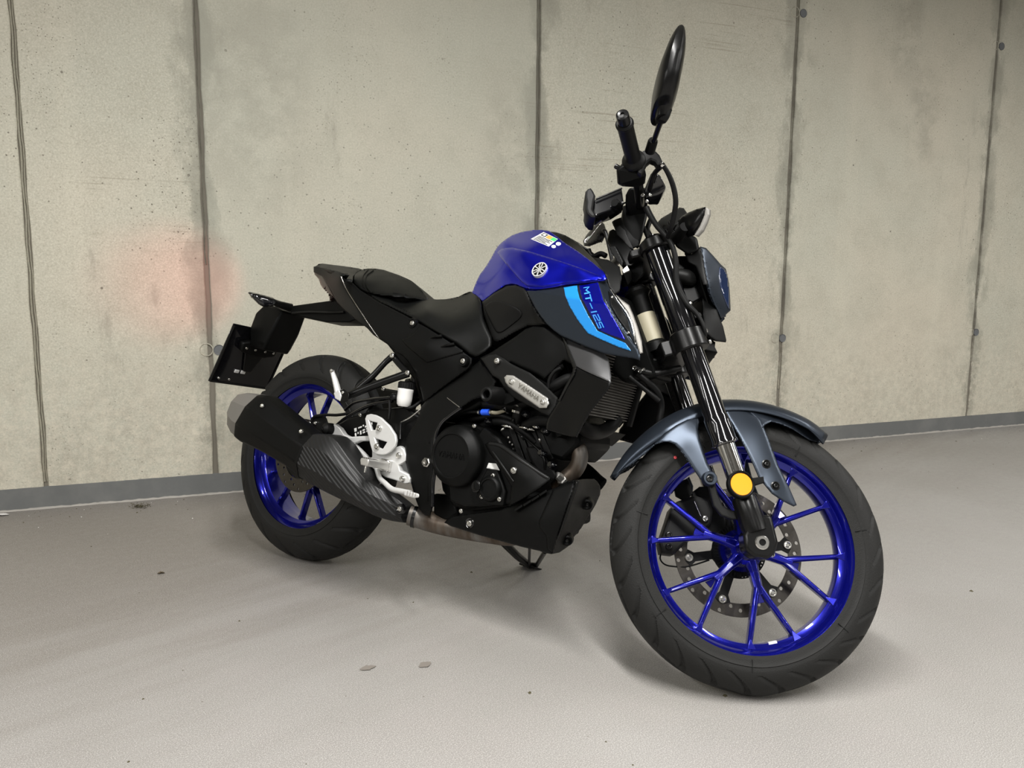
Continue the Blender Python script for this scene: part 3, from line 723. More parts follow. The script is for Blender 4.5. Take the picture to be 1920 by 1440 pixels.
# ---- fork, steered parts (frame F)
def forkpt(z, y):     # point on a fork leg's centre line at height z
    return Vector((1.021+(.908-z)*.5017, y, z))
FA = Vector((.4484, 0, -.8938))
for s in (-1, 1):
    y = s*.1
    up = lathe('fork_tube', forkpt(.93, y), (-.4484,0,.8938), [(.0,.012),(.012,.012),(.013,.008),(.0215,.008),(.0225,.004),(.0225,-.01),(.0265,-.012),(.0272,-.10),(.0272,-.245),(.0245,-.25),(.0245,-.43),(.0265,-.435),(.0275,-.45),(.0275,-.485),(.029,-.488),(.029,-.493),(.021,-.495),(.019,-.50)], 'gloss', bike, 'F', 40)
    lathe('fork_slider', forkpt(.93-.494*.8938, y), (-.4484,0,.8938), [(.0205,.006),(.0205,-.115),(.0,-.118)], 'chrome', bike, 'F', 36)
    lo = lathe('fork_bottom', forkpt(.385, y), (-.4484,0,.8938), [(.019,.003),(.0225,.002),(.0255,-.004),(.0262,-.03),(.0275,-.06),(.026,-.072),(.0,-.075)], 'satin', bike, 'F', 36)
    c = Vector((1.325, 0, .296))
    hull('axle_clamp', [Vector((c.x+dx, s*yy, c.z+dz)) for yy in (.070, .118) for dx, dz in ((-.020,.055),(.015,.062),(-.036,.01),(-.030,-.018),(-.012,-.030),(.018,-.028),(.032,-.012),(.034,.012),(.024,.035))], 'satin', bike, 'F', bev=.007)
    lathe('axle_end', (1.3265, s*.118, .2985), (0, s, 0), [(0,-.006),(.0065,-.006),(.0070,.003),(.0125,.003),(.0145,.001),(.0145,-.004)], 'zinc', bike, 'F', 28)
tube('front_axle', [(1.325,-.10,.296),(1.325,.10,.296)], .010, 'zinc', bike, 'F', sub=0)
bolt(1448, 1040, -.105, .0055, bike, 'F')
# triple clamps
def clampring(name, z, h, ro, y): return lathe(name, forkpt(z, y), (-.4484,0,.8938), [(.0225,h/2),(ro-.003,h/2),(ro,h/2-.003),(ro+.001,-h/2+.003),(ro-.002,-h/2),(.0225,-h/2)], 'satin', bike, 'F', 40)
for s in (-1, 1):
    clampring('upper_fork_clamp', .918, .026, .036, s*.1); clampring('lower_fork_clamp', .703, .046, .038, s*.1)
def obox(name, c, ax, ay, az, hx, hy, hz, mtl, fr='F', bev=.004, label=None, parent=None):
    c, ax, ay, az = Vector(c), Vector(ax).normalized(), Vector(ay).normalized(), Vector(az).normalized()
    return hull(name, [c+ax*hx*i+ay*hy*j+az*hz*k for i in (-1,1) for j in (-1,1) for k in (-1,1)], mtl, parent or bike, fr, bev=bev, label=label)
FB = (-.4484,0,.8938); FN = (.8938,0,.4484)
obox('upper_yoke', forkpt(.918,0)-Vector((.022,0,.008)), FN, (0,1,0), FB, .034, .085, .010, 'satin')
obox('lower_yoke', forkpt(.703,0)-Vector((.022,0,.010)), FN, (0,1,0), FB, .036, .09, .018, 'satin')
SH = F(1212,600,0.0)
sh_ = lathe('steering_head', SH, FB, [(.0,.085),(.020,.085),(.022,.080),(.030,.076),(.032,.068),(.026,.062),(.0235,.055),(.0235,-.060),(.030,-.064),(.031,-.085),(.0,-.085)], 'black', bike, 'F', 40)
lathe('paper_label', SH, FB, [(.0236,.012),(.0240,.012),(.0240,-.058),(.0236,-.058)], 'gold', sh_, 'F', me=lathe_mesh([(.0237,.012),(.0241,.012),(.0241,-.058),(.0237,-.058)], 32, closed=True), label='faded paper label round the steering head')
for dz in (.012, -.012): bolt(0,0,0, .0055, bike, 'F', at=forkpt(.703+dz,-.118)+Vector((.036,0,.014)), axis=(.9,-.35,.4))
# reflector
rf = lathe('reflector', F(1390,908,-.138), (.12,-1,.05), [(0,.002),(.0225,.0015),(.0235,0)], 'amber', bike, 'F', 40, label='round amber side reflector')
lathe('reflector_rim', F(1390,908,-.138), (.12,-1,.05), [(.0235,.002),(.026,.0035),(.0285,.001),(.0285,-.010),(.020,-.014),(0,-.014)], 'black', rf, 'F', 40)
plate('reflector_bracket', [(1386,893),(1410,896),(1432,893),(1434,905),(1424,908),(1400,916)], -.108, .006, 'black', bike, 'F')
plate('fender_bracket', [(1318,888),(1338,890),(1346,925),(1356,948),(1372,957),(1396,958),(1400,974),(1372,974),(1352,966),(1338,948),(1330,915)], -.092, .012, 'dark', bike, 'F', bev=.003)

# ---- front fender
def fender_top():
    n = 44; m = 13; vs = []; fs = []
    a0, a1 = math.radians(163), math.radians(63)
    for i in range(n+1):
        u = i/n; a = a0+(a1-a0)*u
        hw = .066*min(1, (u/.30+.10))**.7*min(1, ((1-u)/.16+.42))**.6
        r = .332-.008*abs(u-.5)*2
        for j in range(m+1):
            s = -1+2*j/m; dr = -.030*(abs(s)**2.6)-.008*s*s; y = hw*math.copysign(abs(s)**.9, s)
            rr = r+dr*(.3+.7*min(1, u/.25))
            vs.append((WB+rr*math.cos(a), y, RF+rr*math.sin(a)))
    w_ = m+1
    for i in range(n):
        for j in range(m): fs.append([i*w_+j, i*w_+j+1, (i+1)*w_+j+1, (i+1)*w_+j])
    me = mesh(vs, fs); bm = bmesh.new(); bm.from_mesh(me); me = bm_mesh(bm)
    return me
fo = link('front_fender', fender_top(), bike, 'F', None, 'steelblue', 50)
mm = fo.modifiers.new('solid', 'SOLIDIFY'); mm.thickness = .003; mm.offset = 0
# rear side blade of the fender
sf = Surf('F', [(1165,884,-.030),(1200,845,-.052),(1240,815,-.066),(1290,788,-.068),(1310,780,-.062),(1243,831,-.076),(1279,845,-.082),(1309,812,-.082),(1305,870,-.088),(1325,895,-.092)])
skin('fender_side', [(1159,886),(1170,874),(1186,860),(1206,845),(1227,832),(1246,812),(1268,797),(1290,786),(1308,779),(1311,790),(1309,805),(1313,825),(1320,848),(1327,868),(1335,884),(1334,899),(1322,905),(1313,899),(1300,880),(1288,861),(1277,846),(1266,834),(1254,829),(1243,829),(1228,834),(1204,856),(1182,873)], sf, 'steelblue', fo, .004, cell=5, pillow=(5,.003), mirror='copy', fr='F')
st = Surf('F', [(1353,764,-.060),(1400,770,-.062),(1450,782,-.056),(1500,798,-.044),(1545,828,-.020),(1430,800,-.078),(1400,850,-.092),(1440,870,-.096),(1470,900,-.098),(1492,948,-.098),(1425,900,-.098),(1452,792,-.066)])
skin('fender_blade', [(1356,765),(1384,763),(1405,771),(1424,783),(1432,800),(1441,822),(1459,872),(1478,910),(1494,947),(1488,950),(1468,940),(1447,926),(1432,908),(1424,900),(1412,872),(1396,840),(1378,806),(1364,782)], st, 'steelblue', fo, .005, cell=5, pillow=(6,.003), mirror='copy', fr='F')
skin('fender_side', [(1384,762),(1412,768),(1452,778),(1492,792),(1520,804),(1540,815),(1547,824),(1541,831),(1518,826),(1484,804),(1462,795),(1446,791),(1434,797),(1428,806),(1424,790),(1405,773)], st, 'steelblue', fo, .004, cell=5, pillow=(4,.003), mirror='copy', fr='F')
for px, py in ((1437,870),(1454,911)):
    lathe('grommet', F(px,py,st.y(px,py)-.0005), (0,-1,.0), [(.0045,-.001),(.0075,.0015),(.0095,.001),(.0098,-.002)], 'dbolt', fo, 'F', 24)
    bolt(px, py, st.y(px,py)-.001, .0052, fo, 'F', 'dbolt')
lathe('fender_boss', F(1330,898,-.096), (0,-1,0), [(.006,.008),(.009,.010),(.0135,.010),(.0155,.006),(.016,-.004),(.012,-.010)], 'steelblue', fo, 'F', 32)
bolt(1330, 898, -.104, .0075, fo, 'F', 'dbolt')

# ---- front brake caliper, on the far side of the wheel
cal = plate('front_brake_caliper', [(1241,1037),(1237,1018),(1244,998),(1252,974),(1258,954),(1270,940),(1303,928),(1330,936),(1338,958),(1334,984),(1316,1000),(1300,1010),(1282,1022),(1264,1040)], .030, .055, 'dark', bike, 'F', bev=.006)
plate('caliper_bracket', [(1296,924),(1312,912),(1336,912),(1352,940),(1362,985),(1350,1010),(1330,1008),(1322,980),(1304,952)], .050, .012, 'black', cal, 'F', bev=.003)
for px, py in ((1322,973),(1254,1003),(1254,1025)): bolt(px, py, .028, .0075, cal, 'F', 'zinc' if px > 1300 else 'dbolt')
tube('pad_pin', [F(1302,940,.028), F(1314,968,.028)], .0018, 'zinc', cal, 'F', sub=0)
plate('sensor_bracket', [(1268,880),(1280,884),(1292,902),(1300,925),(1286,940),(1268,930),(1262,905)], .045, .012, 'black', bike, 'F')
tube('speed_sensor_wire', [F(1240,1035,.06),F(1238,1048,.06),F(1246,1058,.06),F(1262,1062,.06),F(1290,1062,.055),F(1330,1050,.05)], .0018, 'black', bike, 'F', 8)

# ---- headlamp unit
hl = Planes('F', [((1313,462,-.10),(1327,530,-.105),(1352,496,-.070)), ((1361,504,-.055),(1366,532,-.05),(1341,572,-.085))], max)
hs = Surf('F', [(1313,462,-.095),(1324,465,-.085),(1352,496,-.055),(1366,532,-.035),(1370,580,-.030),(1351,596,-.045),(1340,572,-.075),(1327,530,-.105),(1338,520,-.085)])
head = skin('headlamp_cowl', [(1313,462),(1324,465),(1338,480),(1352,496),(1361,504),(1364,516),(1367,532),(1369,556),(1370,582),(1361,590),(1361,594),(1351,596),(1346,584),(1340,572),(1332,552),(1327,530),(1320,498)], hs, 'steelblue', bike, .010, cell=5, pillow=(5,.003), mirror='copy')
ls = Surf('F', [(q[0], q[1], q[2]-.0035) for q in hs.c])
skin('headlamp_lens', [(1350,501),(1358,504),(1363,514),(1366,535),(1368,562),(1368,580),(1364,572),(1358,556),(1352,538),(1349,518)], ls, 'glassb', head, .004, cell=2, mirror='copy')
# closed body between the two cowl halves
bodyp = [(1313,462),(1324,465),(1352,496),(1366,532),(1369,580),(1351,594),(1340,572),(1327,530)]
hull('headlamp_body', [Vector((p.x-.012, s*max(.0,abs(y_)-.012), p.z)) for (px, py) in bodyp for y_ in [hs.y(px,py)] for p in [F(px,py,y_)] for s in (-1,1)]+[F(1330,480,0)+Vector((.0,0,.0)), F(1362,520,0), F(1366,580,0)], 'black', head, 'F', bev=.004)
lathe('headlamp_projector', F(1362,560,0)+Vector((-.012,0,-.004)), (1,0,-.1), [(0,.014),(.018,.012),(.028,.004),(.031,0),(.031,-.02)], 'glassb', head, 'F', 36)
skin('headlamp_side_cover', [(1283,474),(1300,476),(1313,462),(1318,480),(1322,505),(1327,530),(1326,536),(1318,534),(1312,520),(1304,500),(1290,492)], Surf('F', [(1283,474,-.085),(1313,462,-.10),(1327,530,-.108),(1300,490,-.095)]), 'dark', bike, .006, cell=5, pillow=(5,.004), mirror='copy')
hull('lamp_bracket', [F(px,py,y) for px, py in ((1262,440),(1296,440),(1307,446),(1312,470),(1290,478),(1266,462)) for y in (-.10,-.05)], 'black', bike, 'F', bev=.006)
hull('lamp_bracket', [F(px,py,y) for px, py in ((1268,480),(1300,480),(1322,530),(1318,560),(1300,570),(1272,560),(1262,520)) for y in (-.055,.06)], 'satin', bike, 'F', bev=.006)
tube('horn_cover', [F(1268,516,-.07),F(1288,520,-.07),F(1300,528,-.06)], [.016,.018,.012], 'dark', bike, 'F', 16)
lc = Surf('F', [(1316,551,-.06),(1341,572,-.06),(1362,641,-.055),(1326,627,-.085),(1319,607,-.085),(1335,600,-.075)])
skin('lower_cowl', [(1316,551),(1341,572),(1350,598),(1356,612),(1362,638),(1361,642),(1342,640),(1326,627),(1320,612),(1318,580)], lc, 'black', bike, .012, cell=6, pillow=(4,.002), mirror='copy')
plate('lower_cowl_tab', [(1300,640),(1322,627),(1342,641),(1341,650),(1346,660),(1342,661),(1318,656),(1308,650)], -.06, .10, 'black', bike, 'F', bev=.003)
plate('reflector_plate', [(1297,580),(1314,586),(1317,592),(1303,596)], -.10, .006, 'dark', bike, 'F')
# indicators (front, pair), instrument
def indicator(fr, outline, surf, edge, par, name='front_indicator', mir='copy'):
    o = skin(name, outline, surf, 'satin', par, .022, cell=5, pillow=(12,.012), mirror=mir)
    if edge: skin('indicator_lens', edge, Surf(fr, [(p[0],p[1],surf.y(*p)+.004) for p in edge[:4]]), 'clear', par, .012, cell=4, mirror=mir)
    return o
si = Surf('F', [(1271,414,-.13),(1324,388,-.20),(1305,442,-.16),(1290,420,-.165),(1327,400,-.20),(1274,430,-.13)])
indicator('F', [(1271,414),(1279,405),(1289,399),(1306,392),(1322,388),(1325,390),(1322,403),(1312,425),(1303,441),(1290,445),(1274,430)], si, [(1323,389),(1327,391),(1327,401),(1322,416),(1315,431),(1305,442),(1302,441),(1312,425),(1321,403)], bike)
tube('indicator_stalk', [F(1284,425,-.155),F(1274,440,-.12),F(1266,448,-.09)], [.011,.013,.014], 'grip', bike, 'F', 16, mirror=True)
skin('instrument_visor', [(1230,420),(1240,409),(1257,399),(1274,389),(1282,390),(1288,399),(1282,412),(1270,420),(1254,428),(1240,434),(1231,430)], Surf('F', [(1230,420,-.03),(1274,389,-.03),(1288,399,-.05),(1270,420,-.09),(1240,434,-.08)]), 'dark', bike, .025, cell=6, pillow=(6,.006), fr='F')

# ---- handlebar, grip, controls
GD = (F(1171,226,-.385)-F(1190,310,-.27)).normalized()
gE = F(1171,232,-.378); gI = F(1188,300,-.265)
bar = tube('handlebar', [gE, gI, F(1196,340,-.20), F(1199,375,-.12), F(1200,392,-.05), F(1200,392,-.05)+Vector((0,.05,0))], .0111, 'satin', bike, 'F', 16)
L_ = lambda v: Vector((v.x, -v.y, v.z))
tube('handlebar', [L_(v) for v in (gE, gI, F(1196,340,-.20), F(1199,375,-.12), F(1200,392,-.05), F(1200,392,-.05)+Vector((0,.05,0)))], .0111, 'satin', bike, 'F', 16)
for sd in (1,-1):
    e, i_ = (gE, gI) if sd == 1 else (L_(gE), L_(gI)); ax = (e-i_).normalized(); ln = (e-i_).length
    lathe('grip', e, ax, [(.010,.004),(.0155,.004),(.0185,.001),(.0185,-.003),(.0165,-.006),(.0165,-ln+.02),(.018,-ln+.010),(.024,-ln+.004),(.0255,-ln),(.0255,-ln-.004),(.012,-ln-.006)], 'grip', bike, 'F', 40)
    lathe('bar_end_weight', e, ax, [(0,.026),(.004,.026),(.0045,.029),(.009,.030),(.0125,.028),(.0132,.024),(.0132,.004),(.011,.002)], 'dbolt', bike, 'F', 36)
    lathe('throttle_flange' if sd == 1 else 'grip_flange', i_, ax, [(.012,.004),(.0235,.004),(.0255,.0),(.0255,-.005),(.012,-.006)], 'dark', bike, 'F', 36)
hull('switch_housing', [F(px,py,y) for px, py, y in ((1157,318,-.262),(1172,306,-.262),(1206,306,-.262),(1212,330,-.25),(1160,345,-.235),(1155,318,-.25),(1157,345,-.215),(1168,350,-.205),(1200,352,-.20),(1210,345,-.22))]+[F(px,py,y)+Vector((.0,.0,.0)) for px, py, y in ((1172,300,-.23),(1206,300,-.23))], 'black', bike, 'F', bev=.004)
lathe('starter_button', F(1157,313,-.25), (-1,-.2,.2), [(0,.006),(.004,.006),(.0055,.003),(.0055,-.004)], 'dbolt', bike, 'F', 16)
plate('throttle_cable_cover', [(1196,300),(1199,287),(1206,281),(1218,279),(1230,282),(1238,290),(1243,301),(1240,308),(1232,309),(1228,303),(1221,300),(1214,306),(1208,318),(1203,326),(1196,322)], -.265, .020, 'dark', bike, 'F', bev=.005)
hull('master_cylinder', [F(px,py,y) for px, py, y in ((1212,345,-.16),(1222,322,-.19),(1238,328,-.19),(1249,350,-.17),(1249,356,-.15),(1233,385,-.12),(1215,385,-.12),(1205,365,-.14))]+[F(px,py,y) for px, py, y in ((1215,345,-.12),(1235,340,-.12),(1240,360,-.10))], 'gloss', bike, 'F', bev=.004)
bolt(1205, 366, -.175, .0045, bike, 'F', 'zinc', axis=(-.3,-1,0)); bolt(1213, 378, -.17, .004, bike, 'F', 'zinc', axis=(-.3,-1,0)); bolt(1219, 366, -.175, .004, bike, 'F', 'zinc', axis=(-.3,-1,0))
bolt(1242, 309, -.262, .006, bike, 'F', 'chrome', axis=(.3,-1,.5))
hull('bar_clamp', [F(px,py,y) for px, py, y in ((1180,352,-.12),(1210,352,-.12),(1216,372,-.10),(1212,400,-.07),(1205,410,-.05),(1180,410,-.05),(1172,392,-.07),(1173,366,-.10))]+[F(px,py,y) for px, py, y in ((1180,352,.06),(1210,352,.06),(1205,405,.06),(1180,410,.06))], 'black', bike, 'F', bev=.006)
# riser block under the bar: faceted dark bracket with a window
hull('handlebar_riser', [F(px,py,y) for px, py, y in ((1147,416,-.03),(1152,412,-.03),(1166,407,-.03),(1196,412,-.05),(1200,440,-.06),(1198,462,-.07),(1184,468,-.06),(1168,448,-.05),(1150,424,-.04))]+[F(px,py,y) for px, py, y in ((1148,418,.02),(1166,409,.02),(1196,414,.02),(1198,455,.02))], 'black', bike, 'F', bev=.004)
skin('riser_face', [(1151,425),(1162,423),(1172,432),(1178,446),(1186,462),(1188,468),(1180,464),(1166,448),(1156,438)], Surf('F', [(1151,425,-.044),(1172,432,-.056),(1188,468,-.066),(1166,448,-.056)]), 'dark', bike, .004, cell=5)
hull('upper_yoke_bracket', [F(px,py,y) for px, py, y in ((1137,452,-.02),(1142,432,-.02),(1150,428,-.03),(1160,450,-.04),(1190,470,-.06),(1196,486,-.06),(1184,500,-.05),(1168,500,-.04),(1150,476,-.03))]+[F(px,py,y) for px, py, y in ((1140,452,.03),(1190,470,.03),(1184,498,.03))], 'satin', bike, 'F', bev=.004)
skin('yoke_face', [(1142,463),(1152,460),(1158,470),(1168,490),(1166,500),(1156,488),(1146,474)], Surf('F', [(1142,463,-.035),(1152,460,-.042),(1168,490,-.052)]), 'dark', bike, .004, cell=5)
hull('ignition_lock', [F(px,py,y) for px, py, y in ((1167,507,-.06),(1176,497,-.06),(1181,508,-.06),(1170,514,-.06),(1171,518,-.055),(1184,512,-.05),(1184,525,-.04),(1177,535,-.04))]+[F(px,py,y) for px, py, y in ((1170,512,-.02),(1184,525,-.02))], 'dark', bike, 'F', bev=.003)
plate('key_block', [(1167,506),(1176,497),(1181,507),(1169,512)], -.066, .010, 'alu', bike, 'F', bev=.0015)
hull('frame_head_block', [F(px,py,y) for px, py, y in ((1162,470,-.02),(1205,470,-.05),(1208,515,-.05),(1190,532,-.03),(1172,530,0))]+[F(px,py,.05) for px, py in ((1165,480),(1205,470),(1205,515))], 'black', bike, 'F', bev=.004)
hull('handlebar_mount', [F(px,py,y) for px, py, y in ((1168,385,-.05),(1212,385,-.07),(1214,405,-.07),(1205,440,-.07),(1196,470,-.065),(1172,440,-.045),(1164,410,-.04))]+[F(px,py,.04) for px, py in ((1170,388),(1210,388),(1205,440),(1168,420))], 'black', bike, 'F', bev=.006)
# mirrors
MS = [((1229,224),(1247,221),-.40,.016), ((1229,211.5),(1254,211),-.402,.024), ((1223.5,208.5),(1257,207.5),-.404,.046), ((1222.5,204),(1260,203),-.405,.056), ((1224,185),(1267,185),-.41,.070), ((1227,160),(1272,160),-.415,.076), ((1232,140),(1276,140),-.42,.077),
      ((1240,118),(1279,118),-.42,.074), ((1248,98),(1280,96),-.42,.062), ((1257,80),(1280,78),-.42,.046), ((1265,66),(1277,66),-.42,.028), ((1270,59),(1274,59),-.42,.008)]
loft('mirror', MS, 'satin', bike, 'F', seg=24, sub=2, pw=2.6)
tube('mirror_stem', [F(1240,228,-.395), F(1243,218,-.398), F(1245,206,-.40)], [.009,.013,.016], 'grip', bike, 'F', 14)
tube('mirror_stem', [F(1222,278,-.30), F(1228,258,-.33), F(1240,224,-.39)], [.0055,.0055,.006], 'satin', bike, 'F', 12)
lathe('stem_collar', F(1222,272,-.305), F(1228,258,-.33)-F(1222,278,-.30), [(.0,.014),(.009,.014),(.0105,.010),(.011,-.018),(0,-.018)], 'black', bike, 'F', 20)
LM = skin('mirror', [(1093,452),(1100,440),(1110,428),(1122,415),(1127,414),(1133,420),(1137,432),(1138,440),(1132,448),(1118,452),(1104,458),(1095,461)], Surf('F', [(1093,455,.40),(1126,414,.40),(1138,440,.33),(1104,458,.36),(1120,438,.34)]), 'satin', bike, .02, cell=5, pillow=(5,.006), fr='F')
skin('mirror_glass', [(1094,453),(1125,416),(1127,419),(1098,456)], Surf('F', [(1093,453,.325),(1125,415,.325),(1122,428,.325),(1096,457,.325)]), 'mirror', LM, .002, cell=6, fr='F')
tube('mirror_stem', [F(1130,436,.33), F(1137,441,.315), L_(F(1228,258,-.33)), L_(F(1222,280,-.29))], [.010,.006,.006,.006], 'satin', bike, 'F', 12)
# phone holder clamped on the bar
hd = plate('phone_holder', [(1113,375),(1118,372),(1166,352),(1170,380),(1150,393),(1120,404),(1112,403)], -.10, .05, 'gloss', bike, 'F', bev=.004, label='black phone holder on the handlebar')
plate('holder_claw', [(1098,358),(1102,353),(1108,351),(1112,356),(1117,366),(1114,378),(1112,392),(1118,402),(1116,408),(1108,407),(1101,400),(1098,390),(1099,378),(1097,368)], -.125, .065, 'grip', hd, 'F', bev=.005)
tube('holder_rail', [F(1118,373,-.11), F(1166,353,-.11)], .0022, 'dbolt', hd, 'F', sub=0)
lathe('holder_knob', F(1158,386,-.10), (-.5,-1,-.2), [(0,.02),(.009,.02),(.011,.016),(.011,.004),(.006,0),(.006,-.02)], 'black', hd, 'F', 10)
tube('holder_screw', [F(1162,386,-.105), F(1172,380,-.09)], .0022, 'zinc', hd, 'F', sub=0)

# ---- cables and hoses at the front
tube('brake_hose', [F(1236,312,-.25),F(1242,309,-.262),F(1254,328,-.25),F(1263,352,-.235),F(1267,378,-.22),F(1264,402,-.20),F(1259,425,-.18),F(1252,445,-.15)], [.004,.005,.0058,.0058,.0055,.005], 'grip', bike, 'F', 14)
tube('brake_hose', [F(1240,312,-.25),F(1228,324,-.22),F(1222,340,-.20),F(1218,356,-.17)], .0055, 'grip', bike, 'F', 12)
tube('brake_hose', [F(1212,390,-.13),F(1221,407,-.135),F(1232,424,-.14),F(1244,438,-.145),F(1254,450,-.145),F(1262,466,-.145),F(1267,490,-.14),F(1268,527,-.13),F(1276,550,-.125),F(1290,572,-.125),F(1306,588,-.125),F(1316,604,-.125),F(1322,624,-.12),F(1318,645,-.10)], [.0075,.0065,.006,.006,.006,.0065,.007,.0075,.006,.0045,.0045,.0045], 'grip', bike, 'F', 14, sub=8)
tube('clutch_cable', [F(1196,400,-.02),F(1206,425,-.04),F(1216,448,-.05),F(1225,470,-.04)], .005, 'grip', bike, 'F', 10)
tube('clutch_cable', [F(1220,412,-.02),F(1214,430,-.03),F(1222,446,-.03)], .006, 'grip', bike, 'F', 10)
bolt(1295, 568, -.128, .0035, bike, 'F', 'zinc')

# ---- tank
TC = [(886,548,-.050),(895,555,-.065),(904,564,-.085),(905,510,-.060),(925,549,-.105),(932,466,-.055),(930,472,-.06),(946,456,-.07),(940,510,-.118),(948,534,-.128),
      (960,441,-.02),(1000,431,-.012),(1030,432,-.022),(1000,462,-.095),(1020,473,-.105),(985,465,-.10),(1055,484,-.122),(1085,497,-.135),(1133,518,-.158),(1060,457,-.060),(1085,473,-.085),(1110,491,-.118),
      (972,525,-.140),(990,540,-.150),(1020,541,-.158),(1060,533,-.162),(1136,524,-.160),(1012,506,-.148),(965,505,-.128),(1060,510,-.150)]
tank_s = Surf('B', TC)
tank = skin('fuel_tank', [(885,549),(888,541),(893,528),(900,514),(910,501),(920,485),(928,470),(933,462),(940,455),(949,448),(960,441),(977,435),(1000,431),(1016,431),(1030,433),(1045,444),(1060,456),(1085,472),(1110,491),(1130,508),(1135,514),(1137,522),(1133,525),(1100,529),(1060,533),(1040,538),(1020,541),(1005,542),(990,541),(980,538),(968,533),(958,532),(948,534),(925,549),(904,565),(896,556)], tank_s, 'blue', bike, .004, cell=5, mirror='join', ang=60)
# sharp crease lines are modelled as slim raised folds of the skin
skin('tank_side', [(932,473),(940,466),(960,464),(1000,473),(1040,486),(1085,501),(1126,517),(1134,521),(1130,524),(1100,528),(1060,532),(1020,539),(990,538),(976,528),(964,514),(950,497),(940,484)],
     Surf('B', [(p[0], p[1], p[2]-.004-(.009 if (p[0],p[1]) in ((1020,473),(985,465),(1055,484),(1085,497)) else 0)) for p in TC]), 'blue', tank, .006, cell=5, pillow=(7,.005), mirror='copy', ang=60)
cap = [(1032,434),(1045,436),(1060,441),(1074,449),(1088,459),(1100,472),(1118,490),(1133,508),(1136,515),(1128,508),(1110,493),(1085,474),(1060,458),(1045,446)]
skin('tank_cover', cap, Surf('B', [(1030,433,-.010),(1060,441,-.02),(1088,459,-.03),(1118,490,-.08),(1136,514,-.14),(1110,493,-.112),(1085,474,-.082),(1060,458,-.055)]), 'satin', tank, .004, cell=3, mirror='join', ang=60, off=.004)
hull('tank_cover', [Vector((x, y, z)) for x, y, z in ((.70,-.05,.94),(.70,.05,.94),(.64,0,.94),(.86,-.08,.93),(.86,.08,.93),(.93,-.08,.86),(.93,.08,.86),(.66,-.04,.93),(.66,.04,.93))], 'satin', tank, bev=.01)
hull('tank_rear', [Vector((x, y, z)) for x, y, z in [(B(px,py,yy).x+.035, s*yy*.8, B(px,py,yy).z-.035) for px, py, yy in ((888,549,-.050),(907,511,-.060),(934,469,-.055),(945,455,-.05)) for s in (-1,1)]]+[Vector((.62,s*.06,.80)) for s in (-1,1)], 'blue', tank, bev=.006)
lathe('fuel_cap', (.77,0,.938), (.25,0,1), [(0,.010),(.020,.010),(.030,.007),(.034,.002),(.036,-.01)], 'dark', tank, 'B', 36)
# emblem: three crossed tuning forks in a ring
ec = tank_s(1012, 506, -.0050); en = (tank_s(1020,506)-tank_s(1004,506)).cross(tank_s(1012,514)-tank_s(1012,498)).normalized()
if en.y > 0: en = -en
em = lathe('tank_emblem', ec, en, [(0,.002),(.0175,.002),(.0178,.001),(.0178,-.006)], 'gloss', tank, 'B', 40)
lathe('emblem_ring', ec, en, [(.0176,.001),(.0176,.0028),(.0185,.0032),(.0200,.0030),(.0208,-.004)], 'silver', em, 'B', 44)
ex = Vector((1,0,0)); ex = (ex-en*ex.dot(en)).normalized(); ey = en.cross(ex); ey = -ey if ey.z < 0 else ey
def emblem_bar(u0, v0, u1, v1, w_=.0023):
    a = ec+en*.0030; q = ribbon((u0,v0),(u1,v1), w_); vs = [a+ex*p[0]+ey*p[1] for p in q]+[a+ex*p[0]+ey*p[1]-en*.002 for p in q]
    return vs
vs = []; fs = []
for k in range(3):
    a = PI/2+k*2*PI/3; c, s_ = math.cos(a), math.sin(a)
    def rot(u, v): return (u*s_+v*c, -u*c+v*s_)
    for seg_ in (((0,-.0165),(0,.004)), ((0,.004),(-.0035,.008)), ((0,.004),(.0035,.008)), ((-.0035,.008),(-.0035,.0165)), ((.0035,.008),(.0035,.0165))):
        n = len(vs); vs += emblem_bar(*rot(*seg_[0]), *rot(*seg_[1])); fs += [[n,n+1,n+2,n+3],[n+7,n+6,n+5,n+4]]+[[n+i,n+4+i,n+4+(i+1)%4,n+(i+1)%4] for i in range(4)]
link('emblem_forks', mesh(vs, fs), em, 'B', None, 'silver', smooth=False)
# warning sticker near the filler
def decal(name, poly, surf, mtl, parent, off=-.0022, cell=6, label=None): return skin(name, poly, surf, mtl, parent, .0004, cell=cell, off=off, label=label)
def quadmap(q):
    def f(u, v):
        (a, b, c, d) = q; return tuple((1-u)*(1-v)*a[i]+u*(1-v)*b[i]+u*v*c[i]+(1-u)*v*d[i] for i in (0,1))
    return f
SQ = quadmap([(1019,435),(1046,448),(1029,462),(995,448)])
def sub(u0,u1,v0,v1): return [SQ(u0,v0),SQ(u1,v0),SQ(u1,v1),SQ(u0,v1)]
stk = decal('warning_sticker', sub(0,1,0,1), tank_s, 'plabel', tank, label='white sticker with orange and green fields')
decal('sticker_field', sub(.40,.70,.04,.36), tank_s, 'orange', stk, -.0034); decal('sticker_field', sub(.70,.98,.04,.36), tank_s, 'green', stk, -.0034); decal('sticker_field', sub(.08,.36,.04,.34), tank_s, 'gloss', stk, -.0034)
decal('sticker_field', sub(.14,.30,.10,.28), tank_s, 'plabel', stk, -.0042)
for k in range(5): decal('sticker_line', sub(.07,(.92,.80,.90,.70,.86)[k],.43+.11*k,.485+.11*k), tank_s, 'gloss', stk, -.0034)
for px, py, r in ((1047,457,4.6),(1038,462,4.0)): decal('round_sticker', [(px+r*1.1*math.cos(a), py+r*.75*math.sin(a)) for a in (2*PI*k/16 for k in range(16))], tank_s, 'plabel', tank)

